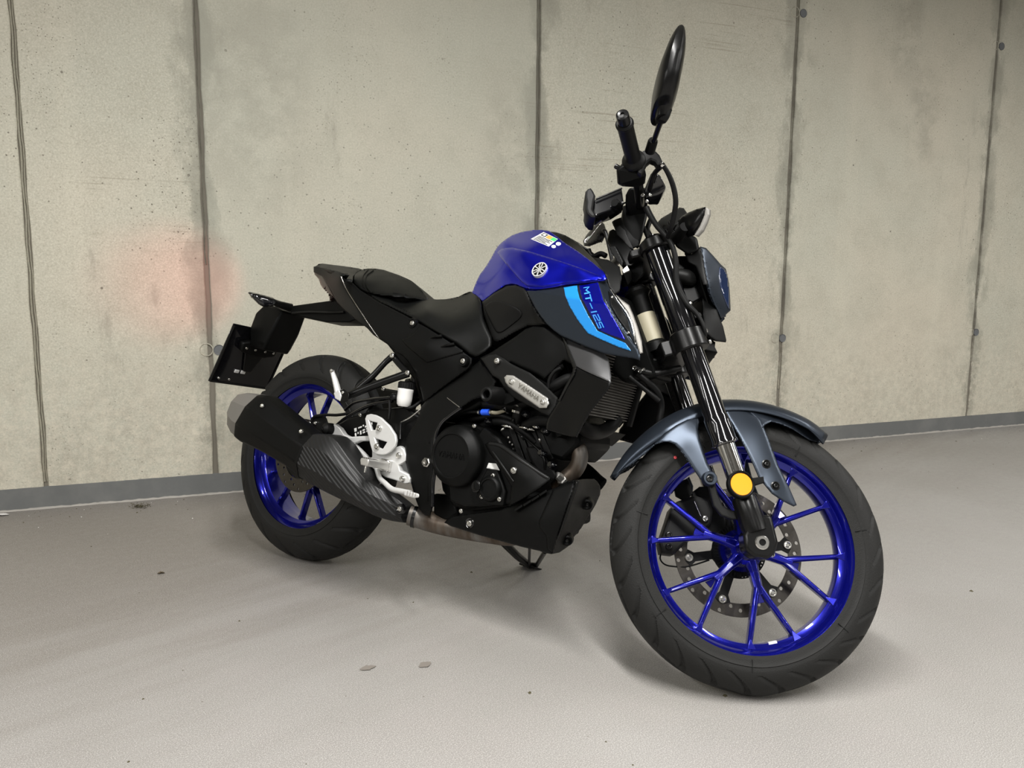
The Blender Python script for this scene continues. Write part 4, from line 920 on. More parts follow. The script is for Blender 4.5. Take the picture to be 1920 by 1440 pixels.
# ---- side shroud
SHP = Planes('B', [((986,545,-.150),(1123,572,-.196),(1200,672,-.216)), ((986,545,-.150),(1123,530,-.166),(1134,563,-.195))], max)
shroud_out = [(987,545),(1005,545),(1025,542),(1060,537),(1100,531),(1121,528),(1127,540),(1134,563),(1150,590),(1165,613),(1182,636),(1196,655),(1201,668),(1200,676),(1186,672),(1160,668),(1132,663),(1100,651),(1075,640),(1052,630),(1038,620),(1025,608),(1014,594),(1004,579),(995,562)]
shroud = skin('side_shroud', shroud_out, SHP, 'steelblue', bike, .004, cell=2.5, pillow=(4,.003), mirror='copy')
# front face of the shroud: narrow strip, black grille insert, bright edge
fs_ = Surf('B', [(1121,529,-.166),(1134,563,-.195),(1196,654,-.213),(1143,540,-.150),(1180,590,-.165),(1193,646,-.195),(1160,600,-.185)])
skin('shroud_front', [(1121,528),(1136,525),(1143,540),(1160,560),(1176,583),(1184,602),(1190,622),(1194,648),(1201,668),(1196,655),(1182,636),(1165,613),(1150,590),(1134,563)], fs_, 'steelblue', shroud, .004, cell=3, mirror='copy', off=.003)
fs2 = Surf('B', [(p[0],p[1],p[2]-.002) for p in fs_.c])
skin('shroud_grille', [(1141,545),(1150,556),(1165,578),(1176,596),(1182,618),(1189,642),(1178,622),(1160,598),(1146,572)], fs2, 'black', shroud, .003, cell=5, mirror='copy')
for px, py in ((1148,557),(1178,624)): bolt(px, py, fs2.y(px,py)-.001, .003, shroud, 'B', 'zinc')
fs3 = Surf('B', [(p[0],p[1],p[2]-.003) for p in fs_.c])
skin('shroud_trim', [(1143,541),(1146,542),(1160,561),(1178,585),(1186,603),(1190,622),(1193,645),(1190,643),(1187,622),(1182,603),(1174,586),(1158,564)], fs3, 'zinc', shroud, .002, cell=6, mirror='copy')
decal('side_stripe', [(1057,539),(1082,535),(1083,545),(1087,560),(1103,592),(1120,620),(1146,632),(1172,643),(1180,653),(1183,658),(1160,651),(1130,638),(1102,625),(1083,600),(1067,573),(1060,555)], SHP, 'cyan', shroud, -.0018, 2.5, label='bright cyan stripe')
decal('side_panel', [(1086,535),(1121,529.5),(1126,545),(1131,563),(1146,590),(1160,614),(1172,637),(1146,629),(1123,619),(1108,592),(1092,562),(1088,549)], SHP, 'blue', shroud, -.0018, 2.5, label='glossy blue panel with lettering')
path = [(1094,539),(1095.5,550),(1099,565),(1106,581),(1115,600),(1122,616)]
PL = catmull(path, 8); cum = np.r_[0, np.cumsum([np.hypot(*(PL[i+1]-PL[i])) for i in range(len(PL)-1)])]
TXT = 'MT-125'; ulen = 5*1.35+.8-.35
def place_mt(u, v, h):
    s_ = u/ulen*cum[-1]; p = np.array([np.interp(s_, cum, [q[i] for q in PL]) for i in (0,1)]); e = np.array([np.interp(min(s_+2, cum[-1]), cum, [q[i] for q in PL]) for i in (0,1)])
    b_ = np.array([np.interp(max(s_-2, 0), cum, [q[i] for q in PL]) for i in (0,1)]); t = (e-b_)/np.linalg.norm(e-b_)
    c = p+np.array([9.0, -1.6])*v+np.array([1.0,0])
    return SHP(c[0], c[1], -.0040-h*.3)
word('model_lettering', TXT, place_mt, 'cyan2', shroud, 'B', th=.22, h=.002)

# ---- knee panel
kc = [(906,565,-.092),(950,534,-.130),(988,546,-.150),(1010,590,-.140),(1025,608,-.150),(990,612,-.125),(935,641,-.118),(922,635,-.115),(910,600,-.10),(945,590,-.125),(975,575,-.140)]
ks = Surf('B', kc)
knee = skin('knee_panel', [(904,566),(925,550),(948,536),(968,535),(982,540),(988,546),(1000,572),(1014,595),(1026,609),(1005,611),(990,612),(965,624),(945,636),(935,641),(926,641),(921,632),(914,612),(907,592)], ks, 'dark', bike, .006, cell=6, pillow=(6,.005), mirror='copy')
skin('knee_pad', [(909,574),(922,565),(934,564),(950,568),(968,577),(978,586),(976,596),(962,608),(946,620),(938,624),(930,622),(920,604),(911,585)], Surf('B', [(p[0],p[1],p[2]-.003) for p in kc]), 'grip', knee, .004, cell=5, smooth=2, pillow=(3,.0025), mirror='copy')
# ---- seats
sc_ = [(835,561,0),(802,560,0),(860,556,-.0),(884,547,-.0),(896,555,-.055),(903,568,-.080),(907,600,-.118),(922,635,-.135),(908,660,-.150),(886,669,-.150),(855,645,-.150),(792,608,-.145),(753,585,-.135),(712,566,-.125),(690,552,-.120),(758,558,-.04),(860,590,-.105),(800,580,-.105),(870,620,-.140),(730,560,-.10)]
seat = skin('seat', [(689,549),(712,554),(740,558),(760,560),(785,561),(802,560.5),(820,561.5),(835,561),(848,559),(860,556),(872,550),(880,547),(888,547),(896,555),(902,566),(904,580),(907,598),(914,615),(922,632),(923,642),(921,651),(910,661),(898,668),(890,670),(880,666),(868,656),(855,646),(825,628),(792,608),(772,596),(753,586),(730,575),(712,567),(697,557)], Surf('B', sc_), 'vinyl', bike, .012, cell=5, pillow=(7,.010), mirror='join', ang=60)
pc_ = [(676,505,0),(697,504,0),(720,506,0),(778,532,-.0),(801,558,-.0),(758,559,-.10),(720,555,-.118),(689,549,-.118),(666,533,-.115),(663,520,-.10),(680,515,-.06),(740,535,-.075),(700,525,-.075)]
pas = skin('passenger_seat', [(664,516),(670,510),(678,505.5),(690,503.5),(704,503.5),(720,506),(740,513),(762,523),(778,532),(790,544),(800,557),(798,562),(780,561),(758,559),(740,557),(720,555),(704,553),(689,549),(677,543),(666,534),(662,526)], Surf('B', pc_), 'vinyl', bike, .012, cell=5, pillow=(7,.010), mirror='join', ang=60)
tube('seat_seam', [Surf('B', pc_)(px,py,-.004) for px, py in ((690,506),(682,515),(679,526),(682,538),(690,547))], .0016, 'black', pas, 'B', 8, mirror=True)
tube('seat_seam', [Surf('B', pc_)(px,py,-.004) for px, py in ((700,507),(688,516),(685,528),(689,540),(698,549))], .0016, 'black', pas, 'B', 8, mirror=True)
# ---- tail
skin('tail_top', [(595,497),(597,495),(605,494),(620,496),(645,499),(672,503),(678,505),(668,511),(662,518),(661,526),(650,523),(655,516),(640,512),(620,507),(606,503),(590,500)], Surf('B', [(595,497,-.0),(605,494,0),(645,499,0),(676,504,0),(663,518,-.09),(655,516,-.10),(606,503,-.06),(590,500,-.045),(630,504,-.06)]), 'vinyl', bike, .010, cell=6, mirror='join', ang=60)
tls = Surf('B', [(588,500,-.045),(607,502,-.060),(655,516,-.105),(640,519,-.118),(675,583,-.135),(712,635,-.128),(641,577,-.112),(628,561,-.095),(612,530,-.070),(588,508,-.048)])
tail = skin('tail_fairing', [(588,500),(592,499),(607,503),(632,508),(655,516),(644,517),(639,520),(645,534),(652,548),(663,565),(675,583),(688,602),(701,621),(713,637),(700,628),(688,615),(666,598),(652,586),(641,577),(632,568),(628,560),(621,545),(612,530),(604,518),(588,510)], tls, 'dark', bike, .005, cell=5, pillow=(3,.002), mirror='copy')
skin('tail_lamp', [(588,509),(596,511),(606,517),(613,530),(621,545),(628,560),(615,549),(605,540),(601,534),(597,523),(590,515)], Surf('B', [(588,509,-.042),(606,517,-.055),(628,560,-.085),(605,540,-.060),(597,523,-.046)]), 'lens', tail, .02, cell=5, pillow=(3,.003), mirror='copy')
hull('tail_lamp_body', [B(px,py,y) if y < 0 else Vector((B(px,py,-y).x, y, B(px,py,-y).z)) for px, py in ((592,510),(606,539),(626,558),(640,560),(645,530),(630,512)) for y in (-.030,.030)], 'lens', bike, bev=.004)
tube('tail_trim', [tls(px,py,-.003) for px, py in ((640,519),(645,532),(654,549),(675,582),(701,621),(711,634))], .0017, 'zinc', tail, 'B', 8, mirror=True)
# ---- number plate carrier
hull('plate_arm', [B(px,py,y) if y < 0 else Vector((B(px,py,-y).x, y, B(px,py,-y).z)) for px, py in ((540,574),(545,590),(573,569),(628,562),(642,577),(666,598),(655,604),(612,604),(585,597),(570,594),(560,575)) for y in (-.035,.035)], 'black', bike, bev=.004)
tube('arm_rib', [B(px,py,-.04) for px, py in ((548,587),(580,585),(620,586),(645,585))], .0035, 'dark', bike, 'B', 10, mirror=True)
PXS = -.40
def XP(px, py, x): return hitx('B', px, py, x)
stalk = hull('rear_mudguard', [Vector((x, s*y, z)) for x, y, z in ((-.20,.05,.752),(-.24,.05,.765),(-.225,.055,.69),(-.255,.058,.65),(-.30,.060,.65),(-.34,.055,.69),(-.33,.05,.74),(-.29,.05,.77),(-.33,.05,.63),(-.26,.05,.62)) for s in (-1,1)], 'black', bike, bev=.008)
PT = Vector((-.345,0,.688)); PB_ = Vector((-.425,0,.505)); up = (PT-PB_).normalized(); nrm = Vector((0,1,0)).cross(up).normalized()
def onplate(y, t, o=0): return PB_+up*t+Vector((0,y,0))+nrm*o
pl = link('licence_plate', None, bike) if False else hull('licence_plate', [onplate(y,t,o) for y in (-.115,.115) for t in (0,.20) for o in (-.001,.001)], 'white', bike, bev=0)
s0 = 1 if nrm.x > 0 else -1
hull('plate_frame', [onplate(y,t,o*s0) for y in (-.120,.120) for t in (-.006,.206) for o in (.0015,.006)], 'gloss', pl, bev=.002)
for y in (-.115,.115): tube('frame_edge', [onplate(y,-.004,.008*s0), onplate(y,.20,.008*s0)], .003, 'satin', pl, sub=0, seg=8)
tube('frame_edge', [onplate(-.116,-.003,.008*s0), onplate(.116,-.003,.008*s0)], .003, 'satin', pl, sub=0, seg=8)
hull('plate_bracket', [onplate(y,t,o*s0) for y, t in ((-.075,.155),(-.07,.125),(-.03,.115),(.03,.115),(.07,.125),(.075,.155),(.03,.165),(-.03,.17)) for o in (.008,.03)], 'black', pl, bev=.006)
hull('plate_bracket', [onplate(y,t,o*s0) for y, t in ((-.04,.12),(.04,.12),(-.015,.05),(.015,.05)) for o in (.006,.016)], 'satin', pl, bev=.004)
for y, t in ((-.055,.14),(.055,.14),(-.02,.14),(.02,.14),(-.03,.185),(.03,.185)): bolt(0,0,0,.0045, pl, 'B', at=onplate(y,t,.031*s0), axis=nrm*s0)
for y in (-.09,-.05): bolt(0,0,0,.0045, pl, 'B', at=onplate(y,.012,.008*s0), axis=nrm*s0)
for y in (-.035,-.01): hull('frame_clip', [onplate(y+dy,.045+dt,o*s0) for dy in (-.009,.009) for dt in (-.006,.006) for o in (.006,.011)], 'silver', pl, bev=.002)
hull('plate_lamp', [B(px,py,y) for px, py in ((499,582),(508,579),(514,583),(510,590),(501,589)) for y in (-.03,.0)], 'gold', bike, bev=.004)
si2 = Surf('B', [(466,547,-.165),(482,550,-.15),(512,558,-.10),(512,573,-.10),(490,572,-.135),(480,566,-.15)])
ri = skin('rear_indicator', [(465,549),(468,547),(482,550),(498,554),(512,558),(519,564),(520,570),(512,574),(500,576),(493,575),(485,571),(478,564),(470,556)], si2, 'gloss', bike, .018, cell=4, pillow=(7,.008), mirror='copy')
tube('indicator_stalk', [B(512,566,-.10), B(525,571,-.07), B(545,577,-.03)], [.010,.011,.014], 'satin', bike, 'B', 14, mirror=True)

# ---- side cover
cc = [(640,520,-.112),(653,548,-.125),(675,583,-.138),(712,635,-.150),(743,660,-.150),(778,700,-.142),(793,752,-.135),(870,697,-.150),(884,682,-.150),(855,648,-.150),(792,610,-.145),(753,588,-.140),(712,568,-.130),(690,554,-.122),(800,650,-.162)]
side = skin('side_cover', [(641,520),(650,524),(662,531),(676,544),(689,552),(712,567),(732,577),(753,588),(772,598),(792,610),(825,630),(855,648),(868,659),(880,668),(886,672),(884,684),(878,692),(870,698),(830,727),(797,753),(793,752),(790,735),(785,718),(778,700),(766,680),(756,668),(743,660),(728,647),(712,636),(701,621),(688,602),(675,583),(663,565),(652,548),(646,534)], Surf('B', cc), 'black', bike, .006, cell=6, pillow=(5,.004), mirror='copy')
skin('cover_panel', [(753,637),(762,632),(774,626),(781,618),(789,608),(800,614),(826,630),(854,648),(868,657),(868,661),(855,665),(830,672),(806,679),(799,680),(792,674),(780,664),(764,650)], Surf('B', [(p[0],p[1],p[2]-.003) for p in cc]), 'black', side, .003, cell=6, pillow=(3,.0025), mirror='copy')
for (a, b) in (((806,634),(829,630)), ((826,651),(852,645))): tube('cover_rib', [Surf('B', cc)(a[0],a[1],-.002), Surf('B', cc)((a[0]+b[0])/2,(a[1]+b[1])/2-1,-.008), Surf('B', cc)(b[0],b[1],-.006)], [.001,.0035,.0045], 'black', side, 'B', 8, mirror=True)
for px, py, y in ((774,606,-.146),(869,677,-.157)):
    lathe('bolt_boss', B(px,py,y), (0,-1,0), [(.006,-.002),(.009,.004),(.0125,.004),(.0145,0),(.015,-.006)], 'black', side, 'B', 24); bolt(px, py, y-.001, .0075, side)
# ---- frame cover (upper) with bright plate
uc = [(900,672,-.150),(985,613,-.145),(1010,611,-.150),(1052,631,-.160),(1076,686,-.180),(1050,700,-.172),(994,700,-.165),(957,680,-.160),(923,704,-.155),(1020,650,-.165)]
upc = skin('air_box_cover', [(900,671),(920,661),(945,645),(968,630),(985,617),(1000,612),(1020,613),(1040,622),(1053,631),(1062,646),(1070,664),(1077,686),(1058,676),(1048,684),(1036,698),(1020,712),(1008,704),(994,697),(975,689),(957,680),(945,690),(930,700),(923,704)], Surf('B', uc), 'black', bike, .006, cell=6, pillow=(6,.005), mirror='copy')
brk = skin('engine_bracket', [(902,673),(916,666),(930,664),(945,672),(957,681),(975,690),(994,699),(1020,720),(1046,746),(1042,762),(1030,780),(1015,774),(1000,765),(975,752),(958,742),(945,726),(936,712),(923,704)], Surf('B', [(902,673,-.156),(957,681,-.168),(1046,746,-.188),(1030,780,-.186),(958,742,-.172)]), 'dark', bike, .012, cell=6, pillow=(4,.003), mirror='copy')
bs = Surf('B', [(947,707,-.180),(1027,747,-.196),(1024,765,-.196),(952,724,-.180)])
bp_ = skin('name_plate', [(945,708),(950,703),(963,704),(1027,746),(1030,757),(1025,765),(1011,765),(953,725),(948,718)], bs, 'alu', bike, .006, cell=5, pillow=(3,.003), label='brushed aluminium name plate')
for px, py in ((959,716),(1018,754)): bolt(px, py, bs.y(px,py)-.001, .0065, bp_, 'B')
def place_np(u, v, h):
    t = u/(6*1.35-.35); x, y = 972+t*(1009-972), 722+t*(748-722)+0; x += 3.6*(v-.5)*1.2; y += -7*(v-.5)
    return bs(x, y, -.0015-h*.5)
word('plate_lettering', 'YAMAHA', place_np, 'zinc', bp_, 'B', th=.14, h=.002)
bolt(933, 677, -.166, .0085, bike)
tube('coolant_hose', [B(1055,684,-.15), B(1046,690,-.155), B(1037,705,-.155), B(1034,722,-.15)], .011, 'grip', bike, 'B', 16)
tube('coolant_hose', [B(1078,708,-.15), B(1062,712,-.155), B(1040,724,-.155), B(1020,736,-.14)], .013, 'grip', bike, 'B', 16)
tube('throttle_cable', [B(1052,690,-.165), B(1040,696,-.168), B(1030,712,-.168), B(1028,728,-.165)], .004, 'grip', bike, 'B', 10)
# ---- main frame spar
fc = [(900,676,-.140),(923,704,-.150),(905,748,-.150),(865,766,-.150),(839,746,-.145),(798,753,-.135),(789,777,-.140),(761,823,-.148),(760,864,-.150),(815,861,-.155),(827,797,-.152),(785,952,-.145),(811,952,-.150)]
fsur = Surf('B', fc)
skin('frame_spar', [(900,675),(912,688),(923,703),(932,715),(924,733),(905,744),(885,752),(865,766),(848,778),(834,788),(826,798),(820,810),(815,823),(813,842),(815,861),(813,880),(812,905),(812,930),(811,952),(807,966),(798,967),(791,962),(785,952),(780,938),(775,922),(768,895),(760,866),(759,844),(761,823),(772,802),(786,779),(790,762),(798,752),(830,728),(870,700)], fsur, 'black', bike, .014, cell=6, pillow=(6,.006), mirror='copy')
tube('spar_edge', [fsur(px,py,-.002) for px, py in ((865,765),(845,779),(829,793),(819,812),(815,835),(817,862),(815,885),(812,910),(811,950))], .0045, 'gloss', bike, 'B', 10, mirror=True)
tube('spar_seam', [fsur(px,py,.001) for px, py in ((839,746),(852,756),(865,766))], .0016, 'zinc', bike, 'B', 8)
lathe('pivot_nut', fsur(800,867,-.002), (0,-1,0), [(0,.006),(.004,.006),(.0045,.010),(.0085,.010),(.0095,.004),(.0125,.003),(.013,-.002)], 'zinc', bike, 'B', 6, ang=20)
# frame slider
sl = lathe('frame_slider', B(911,739,-.215), (0,-1,0), [(.0,-.022),(.0085,-.022),(.0095,-.002),(.0125,.001),(.0165,-.001),(.0185,-.006),(.0185,-.012),(.0215,-.020),(.0225,-.062),(.019,-.066)], 'grip', bike, 'B', 40, label='round black rubber frame slider')
hull('slider_mount', [B(px,py,y) for px, py in ((938,738),(962,735),(966,752),(945,760)) for y in (-.165,-.13)], 'black', bike, bev=.003)

# ---- radiator side duct
duP = Planes('B', [((1078,686,-.200),(1144,716,-.222),(1143,680,-.205)), ((1078,686,-.200),(1144,716,-.222),(1085,815,-.205))], max)
d1 = Surf('B', [(1052,630,-.150),(1134,662,-.174),(1078,686,-.203),(1144,717,-.222),(1110,672,-.193),(1128,700,-.213)])
duct = skin('radiator_duct', [(1052,629),(1075,640),(1100,651),(1132,662),(1141,674),(1144,690),(1146,706),(1145,717),(1120,706),(1100,697),(1080,687),(1070,664),(1062,646)], d1, 'duct', bike, .006, cell=5, pillow=(3,.0015), mirror='copy')
d2 = Surf('B', [(1078,686,-.204),(1145,716,-.222),(1145,724,-.222),(1107,774,-.212),(1082,818,-.205),(1070,818,-.20),(1023,805,-.190),(1027,784,-.190),(1046,752,-.194),(1074,698,-.203)])
skin('duct_side', [(1078,686),(1100,696),(1120,705),(1145,716),(1145,724),(1136,737),(1122,754),(1107,774),(1094,796),(1082,820),(1069,819),(1046,813),(1023,806),(1024,796),(1027,784),(1037,768),(1047,752),(1060,727),(1075,698)], d2, 'satin', duct, .008, cell=6, pillow=(4,.004), mirror='copy')
skin('duct_edge', [(1053,630),(1058,634),(1068,655),(1081,687),(1076,704),(1062,730),(1050,752),(1046,752),(1058,727),(1073,698),(1074,690),(1064,664)], Surf('B', [(1053,630,-.161),(1068,655,-.180),(1080,687,-.208),(1062,730,-.202),(1047,752,-.197)]), 'dark', duct, .008, cell=5, pillow=(2,.002), mirror='copy')
# ---- radiator, facing forward between the ducts
rq = [XP(px,py,x) for px, py, x in ((1151,701,.985),(1205,730,.985),(1173,785,.960),(1110,774,.960))]
Y0, Y1 = -.150, .115; zt, zb = .690, .535; xt, xb = .990, .962
rad = hull('radiator', [Vector((x+dx,y,z)) for y in (Y0,Y1) for x, z in ((xt,zt),(xb,zb)) for dx in (-.03,-.004)], 'rad', bike, bev=.002)
vs = []; fs = []; NF = 24
for k in range(NF):
    t = (k+.5)/NF; x = xb+(xt-xb)*t; z = zb+(zt-zb)*t; h = .0018; n = len(vs)
    for yy in (Y0+.004, Y1-.004):
        vs += [(x-.006,yy,z-h),(x+.002,yy,z-h*.6),(x+.002,yy,z+h*.6),(x-.006,yy,z+h)]
    fs += [[n+i, n+(i+1)%4, n+4+(i+1)%4, n+4+i] for i in range(4)]
fin = link('radiator_fins', mesh(vs, fs), rad, 'B', None, 'grey', smooth=False); fin['kind'] = 'stuff'
tube('radiator_tank', [(xt,Y1+.008,zt+.008),(xb,Y1+.008,zb-.008)], .012, 'dark', rad, 'B', 16, sub=0)
hull('radiator_tank', [Vector((x+dx,y,z)) for y in (Y0-.02,Y0) for x, z in ((xt,zt+.008),(xb,zb-.008)) for dx in (-.03,.006)], 'dark', rad, bev=.004)
hull('radiator_shield', [Vector(p) for p in ((1.0,-.06,.70),(1.0,.06,.70),(.975,-.08,.665),(.975,.08,.665),(.95,-.08,.76),(.95,.08,.76))], 'black', bike, bev=.004)
tube('radiator_hose', [(.955,-.12,.515),(.960,-.08,.500),(.955,-.02,.500),(.952,.04,.515),(.955,.07,.54)], .017, 'grip', bike, 'B', 16)
hull('radiator_guard', [Vector(p) for p in ((.955,-.12,.505),(.955,.14,.505),(.90,-.12,.475),(.92,.14,.470),(.88,-.10,.50),(.90,.14,.51))], 'black', bike, bev=.004)
hull('neck_block', [B(px,py,-.03) for px, py in ((1090,655),(1190,672),(1240,672),(1250,700),(1200,712),(1150,700),(1100,700))]+[Vector((B(px,py,-.03).x,.05,B(px,py,-.03).z)) for px, py in ((1090,655),(1190,672),(1250,690),(1200,712),(1110,700))], 'black', bike, bev=.006)
bolt(1190,690,-.06,.006,bike); bolt(1200,696,-.06,.005,bike); bolt(1207,693,-.055,.0045,bike)
tube('wiring_loom', [B(1190,690,-.05),B(1204,696,-.05),B(1230,700,-.04),B(1258,694,-.02),B(1275,690,0)], .007, 'dark', bike, 'B', 10)
tube('wiring_loom', [B(1196,700,-.05),B(1215,716,-.04),B(1232,735,-.02),B(1240,760,0),B(1236,790,0),B(1236,806,.01)], .008, 'grip', bike, 'B', 10)
tube('wiring_loom', [B(1180,706,-.05),B(1200,722,-.04),B(1222,740,-.03),B(1236,752,-.02)], .006, 'grip', bike, 'B', 10)
hull('steering_neck', [Vector(p) for p in ((1.02,-.05,.62),(1.02,.05,.62),(1.10,-.05,.64),(1.10,.05,.64),(1.0,-.045,.82),(1.0,.045,.82),(.93,-.05,.84),(.93,.05,.84),(.92,-.05,.68),(.92,.05,.68))], 'black', bike, bev=.01)
skin('neck_plate', [(1147,545),(1156,552),(1166,562),(1180,572),(1188,590),(1196,612),(1204,640),(1206,662),(1199,664),(1192,640),(1184,606),(1174,586),(1158,564)], Surf('B', [(1147,545,-.10),(1188,590,-.09),(1206,662,-.10),(1184,606,-.115)]), 'grey', bike, .006, cell=5, pillow=(3,.002))
skin('tank_front_panel', [(1108,482),(1122,484),(1140,487),(1162,500),(1166,520),(1162,545),(1152,550),(1142,536),(1137,518),(1126,502)], Surf('B', [(1108,482,-.05),(1140,487,-.05),(1165,510,-.07),(1150,545,-.11),(1126,502,-.09)]), 'dark', bike, .005, cell=6)
tube('tank_front_hose', [B(1103,468,.0),B(1106,476,-.0),B(1112,482,.0),B(1126,476,0),B(1136,480,0)], .007, 'black', bike, 'B', 10)

# ---- engine
def inner(name, pts, y0, y1, mtl, **k): return hull(name, [Vector((p.x, y, p.z)) for p in [B(px,py,y0) for px, py in pts] for y in (y0, y1)], mtl, bike, **k)
inner('crankcase', [(822,812),(838,796),(870,788),(915,800),(948,830),(985,880),(985,930),(960,948),(880,958),(848,950),(828,920),(818,860)], -.105, .115, 'black', bev=.008)
inner('engine_side', [(905,800),(935,822),(962,870),(962,944),(905,950),(870,950),(842,940),(838,900)], -.135, -.09, 'black', bev=.006)
inner('cylinder', [(930,800),(1000,770),(1040,800),(1050,850),(1000,890),(960,880)], -.075, .08, 'black', bev=.008)
inner('cylinder_head', [(975,765),(1040,745),(1085,790),(1085,835),(1055,865),(1010,850)], -.085, .09, 'black', bev=.010)
for k in range(5):
    inner('cooling_fin', [(952+k*13,800+k*1.5),(962+k*13,798+k*1.5),(985+k*13,868-k*2),(976+k*13,872-k*2)], -.088, .09, 'dark', bev=.001)
inner('throttle_body', [(905,768),(965,752),(985,770),(975,792),(920,800)], -.055, .05, 'black', bev=.01)
inner('air_box', [(905,690),(1000,640),(1060,650),(1075,700),(1040,745),(960,770),(900,768),(880,730)], -.125, .135, 'black', bev=.012)
inner('frame_backbone', [(780,700),(900,676),(1000,700),(880,772),(830,790),(805,780)], -.125, .13, 'black', bev=.010)
inner('engine_mount', [(812,925),(850,930),(858,965),(835,975),(812,968)], -.10, .10, 'black', bev=.006)
inner('sump', [(840,935),(985,920),(1040,930),(1040,985),(960,1000),(860,978)], -.09, .10, 'black', bev=.010)
ecv = lathe('engine_cover', B(862,855,-.135), (0,-1,0), [(.076,-.03),(.0765,.012),(.075,.018),(.069,.026),(.0585,.034),(.0555,.0375),(.0525,.0375),(.0510,.0345),(.049,.0345),(0,.0350)], 'black', bike, 'B', 72)
ecc = B(862,855,-.135)
def place_ec(u, v, h):
    ul = 6*1.35-.35; return Vector((ecc.x-.040+.080*u/ul, ecc.y-.0345-h, ecc.z-.0055+.012*v))
word('cover_lettering', 'YAMAHA', place_ec, 'black', ecv, 'B', th=.17, h=.0022)
gc = B(923,916,-.140)
lathe('generator_cover', gc, (0,-1,0), [(.031,-.03),(.031,.010),(.0275,.016),(.0245,.018),(.0215,.018),(.0205,.015),(0,.0155)], 'black', bike, 'B', 48)
hull('cover_flange', [gc+Vector((dx,dy,dz)) for dx, dz in ((-.02,.045),(.012,.046),(.040,.0),(.040,-.035),(-.015,-.040),(-.040,-.030),(-.036,.01)) for dy in (-.006,.02)], 'black', bike, bev=.004)
for px, py in ((925,892),(904,931),(937,936),(890,799),(851,806),(865,958)): bolt(px, py, -.148 if px > 900 else -.138, .0060, bike)
lathe('filler_cap', B(893,912,-.150), (-.1,-1,.1), [(.012,-.012),(.0145,-.006),(.0145,.002),(.012,.004),(.0,.004)], 'dbolt', bike, 'B', 28)
hull('filler_grip', [B(px,py,y) for px, py in ((888,904),(893,901),(900,909),(901,917),(893,920),(889,916)) for y in (-.152,-.165)], 'black', bike, bev=.002)
skin('warning_label', [(916,868),(930,869),(937,882),(912,878)], Surf('B', [(916,868,-.142),(930,869,-.142),(937,882,-.142),(912,878,-.142)]), 'plabel', bike, .0006, cell=6)
tube('breather_hose', [B(905,800,-.09),B(930,790,-.10),B(960,796,-.10),B(985,812,-.09),B(1005,830,-.08)], .011, 'grip', bike, 'B', 14)
tube('wiring_loom', [B(870,790,-.08),B(900,784,-.11),B(930,778,-.11),B(960,786,-.10),B(975,800,-.10)], .006, 'grip', bike, 'B', 10)
tube('starter_cable', [B(965,806,-.10),B(990,826,-.11),B(1012,846,-.115),B(1020,862,-.115),B(1022,880,-.11)], .0030, 'satin', bike, 'B', 8)
tube('fluid_hose', [B(870,774,-.12),B(885,773,-.125),B(900,773,-.125)], .0042, 'black', bike, 'B', 10)
tube('fluid_hose', [B(921,773,-.125),B(932,774,-.12),B(945,770,-.11),B(960,764,-.10)], .0045, 'brass', bike, 'B', 10)
cl = tube('hose_coupling', [B(904,773,-.125),B(918,773,-.125)], .0078, 'bluec', bike, 'B', 14, label='bright blue hose clip')
for px in (899,921): tube('hose_clamp', [B(px-1.5,773,-.125),B(px+1.5,773,-.125)], .0068, 'zinc', bike, 'B', 12)
tube('radiator_pipe', [B(968,790,-.10),B(972,770,-.11),B(976,756,-.11)], .013, 'grip', bike, 'B', 14)
for px, py in ((969,774),(972,762)): tube('hose_clamp', [B(px,py,-.11),B(px+1,py-4,-.11)], .0150, 'chrome', bike, 'B', 20)
tube('radiator_pipe', [B(985,800,-.10),B(1010,790,-.11),B(1045,790,-.12)], .014, 'grip', bike, 'B', 14)
for px, py, l in ((942,798,12),(975,801,14),(1000,800,10)): tube('cable_end', [B(px,py,-.115),B(px+l*.6,py+1,-.118),B(px+l,py+2,-.115)], [.003,.004,.0025], 'zinc', bike, 'B', 10)
hull('ignition_coil', [B(px,py,y) for px, py in ((985,838),(1010,836),(1025,870),(1045,890),(1040,902),(1015,895),(995,865)) for y in (-.11,-.08)], 'grip', bike, bev=.006)
for i in range(6):
    a = i/5; px = 955+a*18+rng.uniform(-3,3); py = 820+a*34+rng.uniform(-3,3); lathe('engine_stud', B(px,py,-.112), (0,-1,0), [(0,.006),(.0025,.006),(.003,0)], 'zinc', bike, 'B', 6)
for k, (px, py, l, a) in enumerate(((953,800,10,.5),(962,786,8,1.2),(990,806,12,.1),(1008,800,9,.7),(940,808,9,-.4),(978,818,8,1.0),(1012,822,9,1.3),(950,775,7,.2))):
    p = B(px,py,-.118); q_ = B(px+l*math.cos(a), py+l*math.sin(a), -.112); tube('cable_tie', [p, (p+q_)/2+Vector((0,-.004,.002)), q_], [.0028,.0035,.0022], 'zinc' if k % 2 == 0 else 'dbolt', bike, 'B', 8)
for px, py in ((948,764),(985,776),(1022,808),(1016,850),(1034,872),(915,790)):
    lathe('hose_end', B(px,py,-.115), (-.3,-1,.3), [(0,.008),(.006,.008),(.0085,.004),(.009,-.010)], 'gloss', bike, 'B', 14)
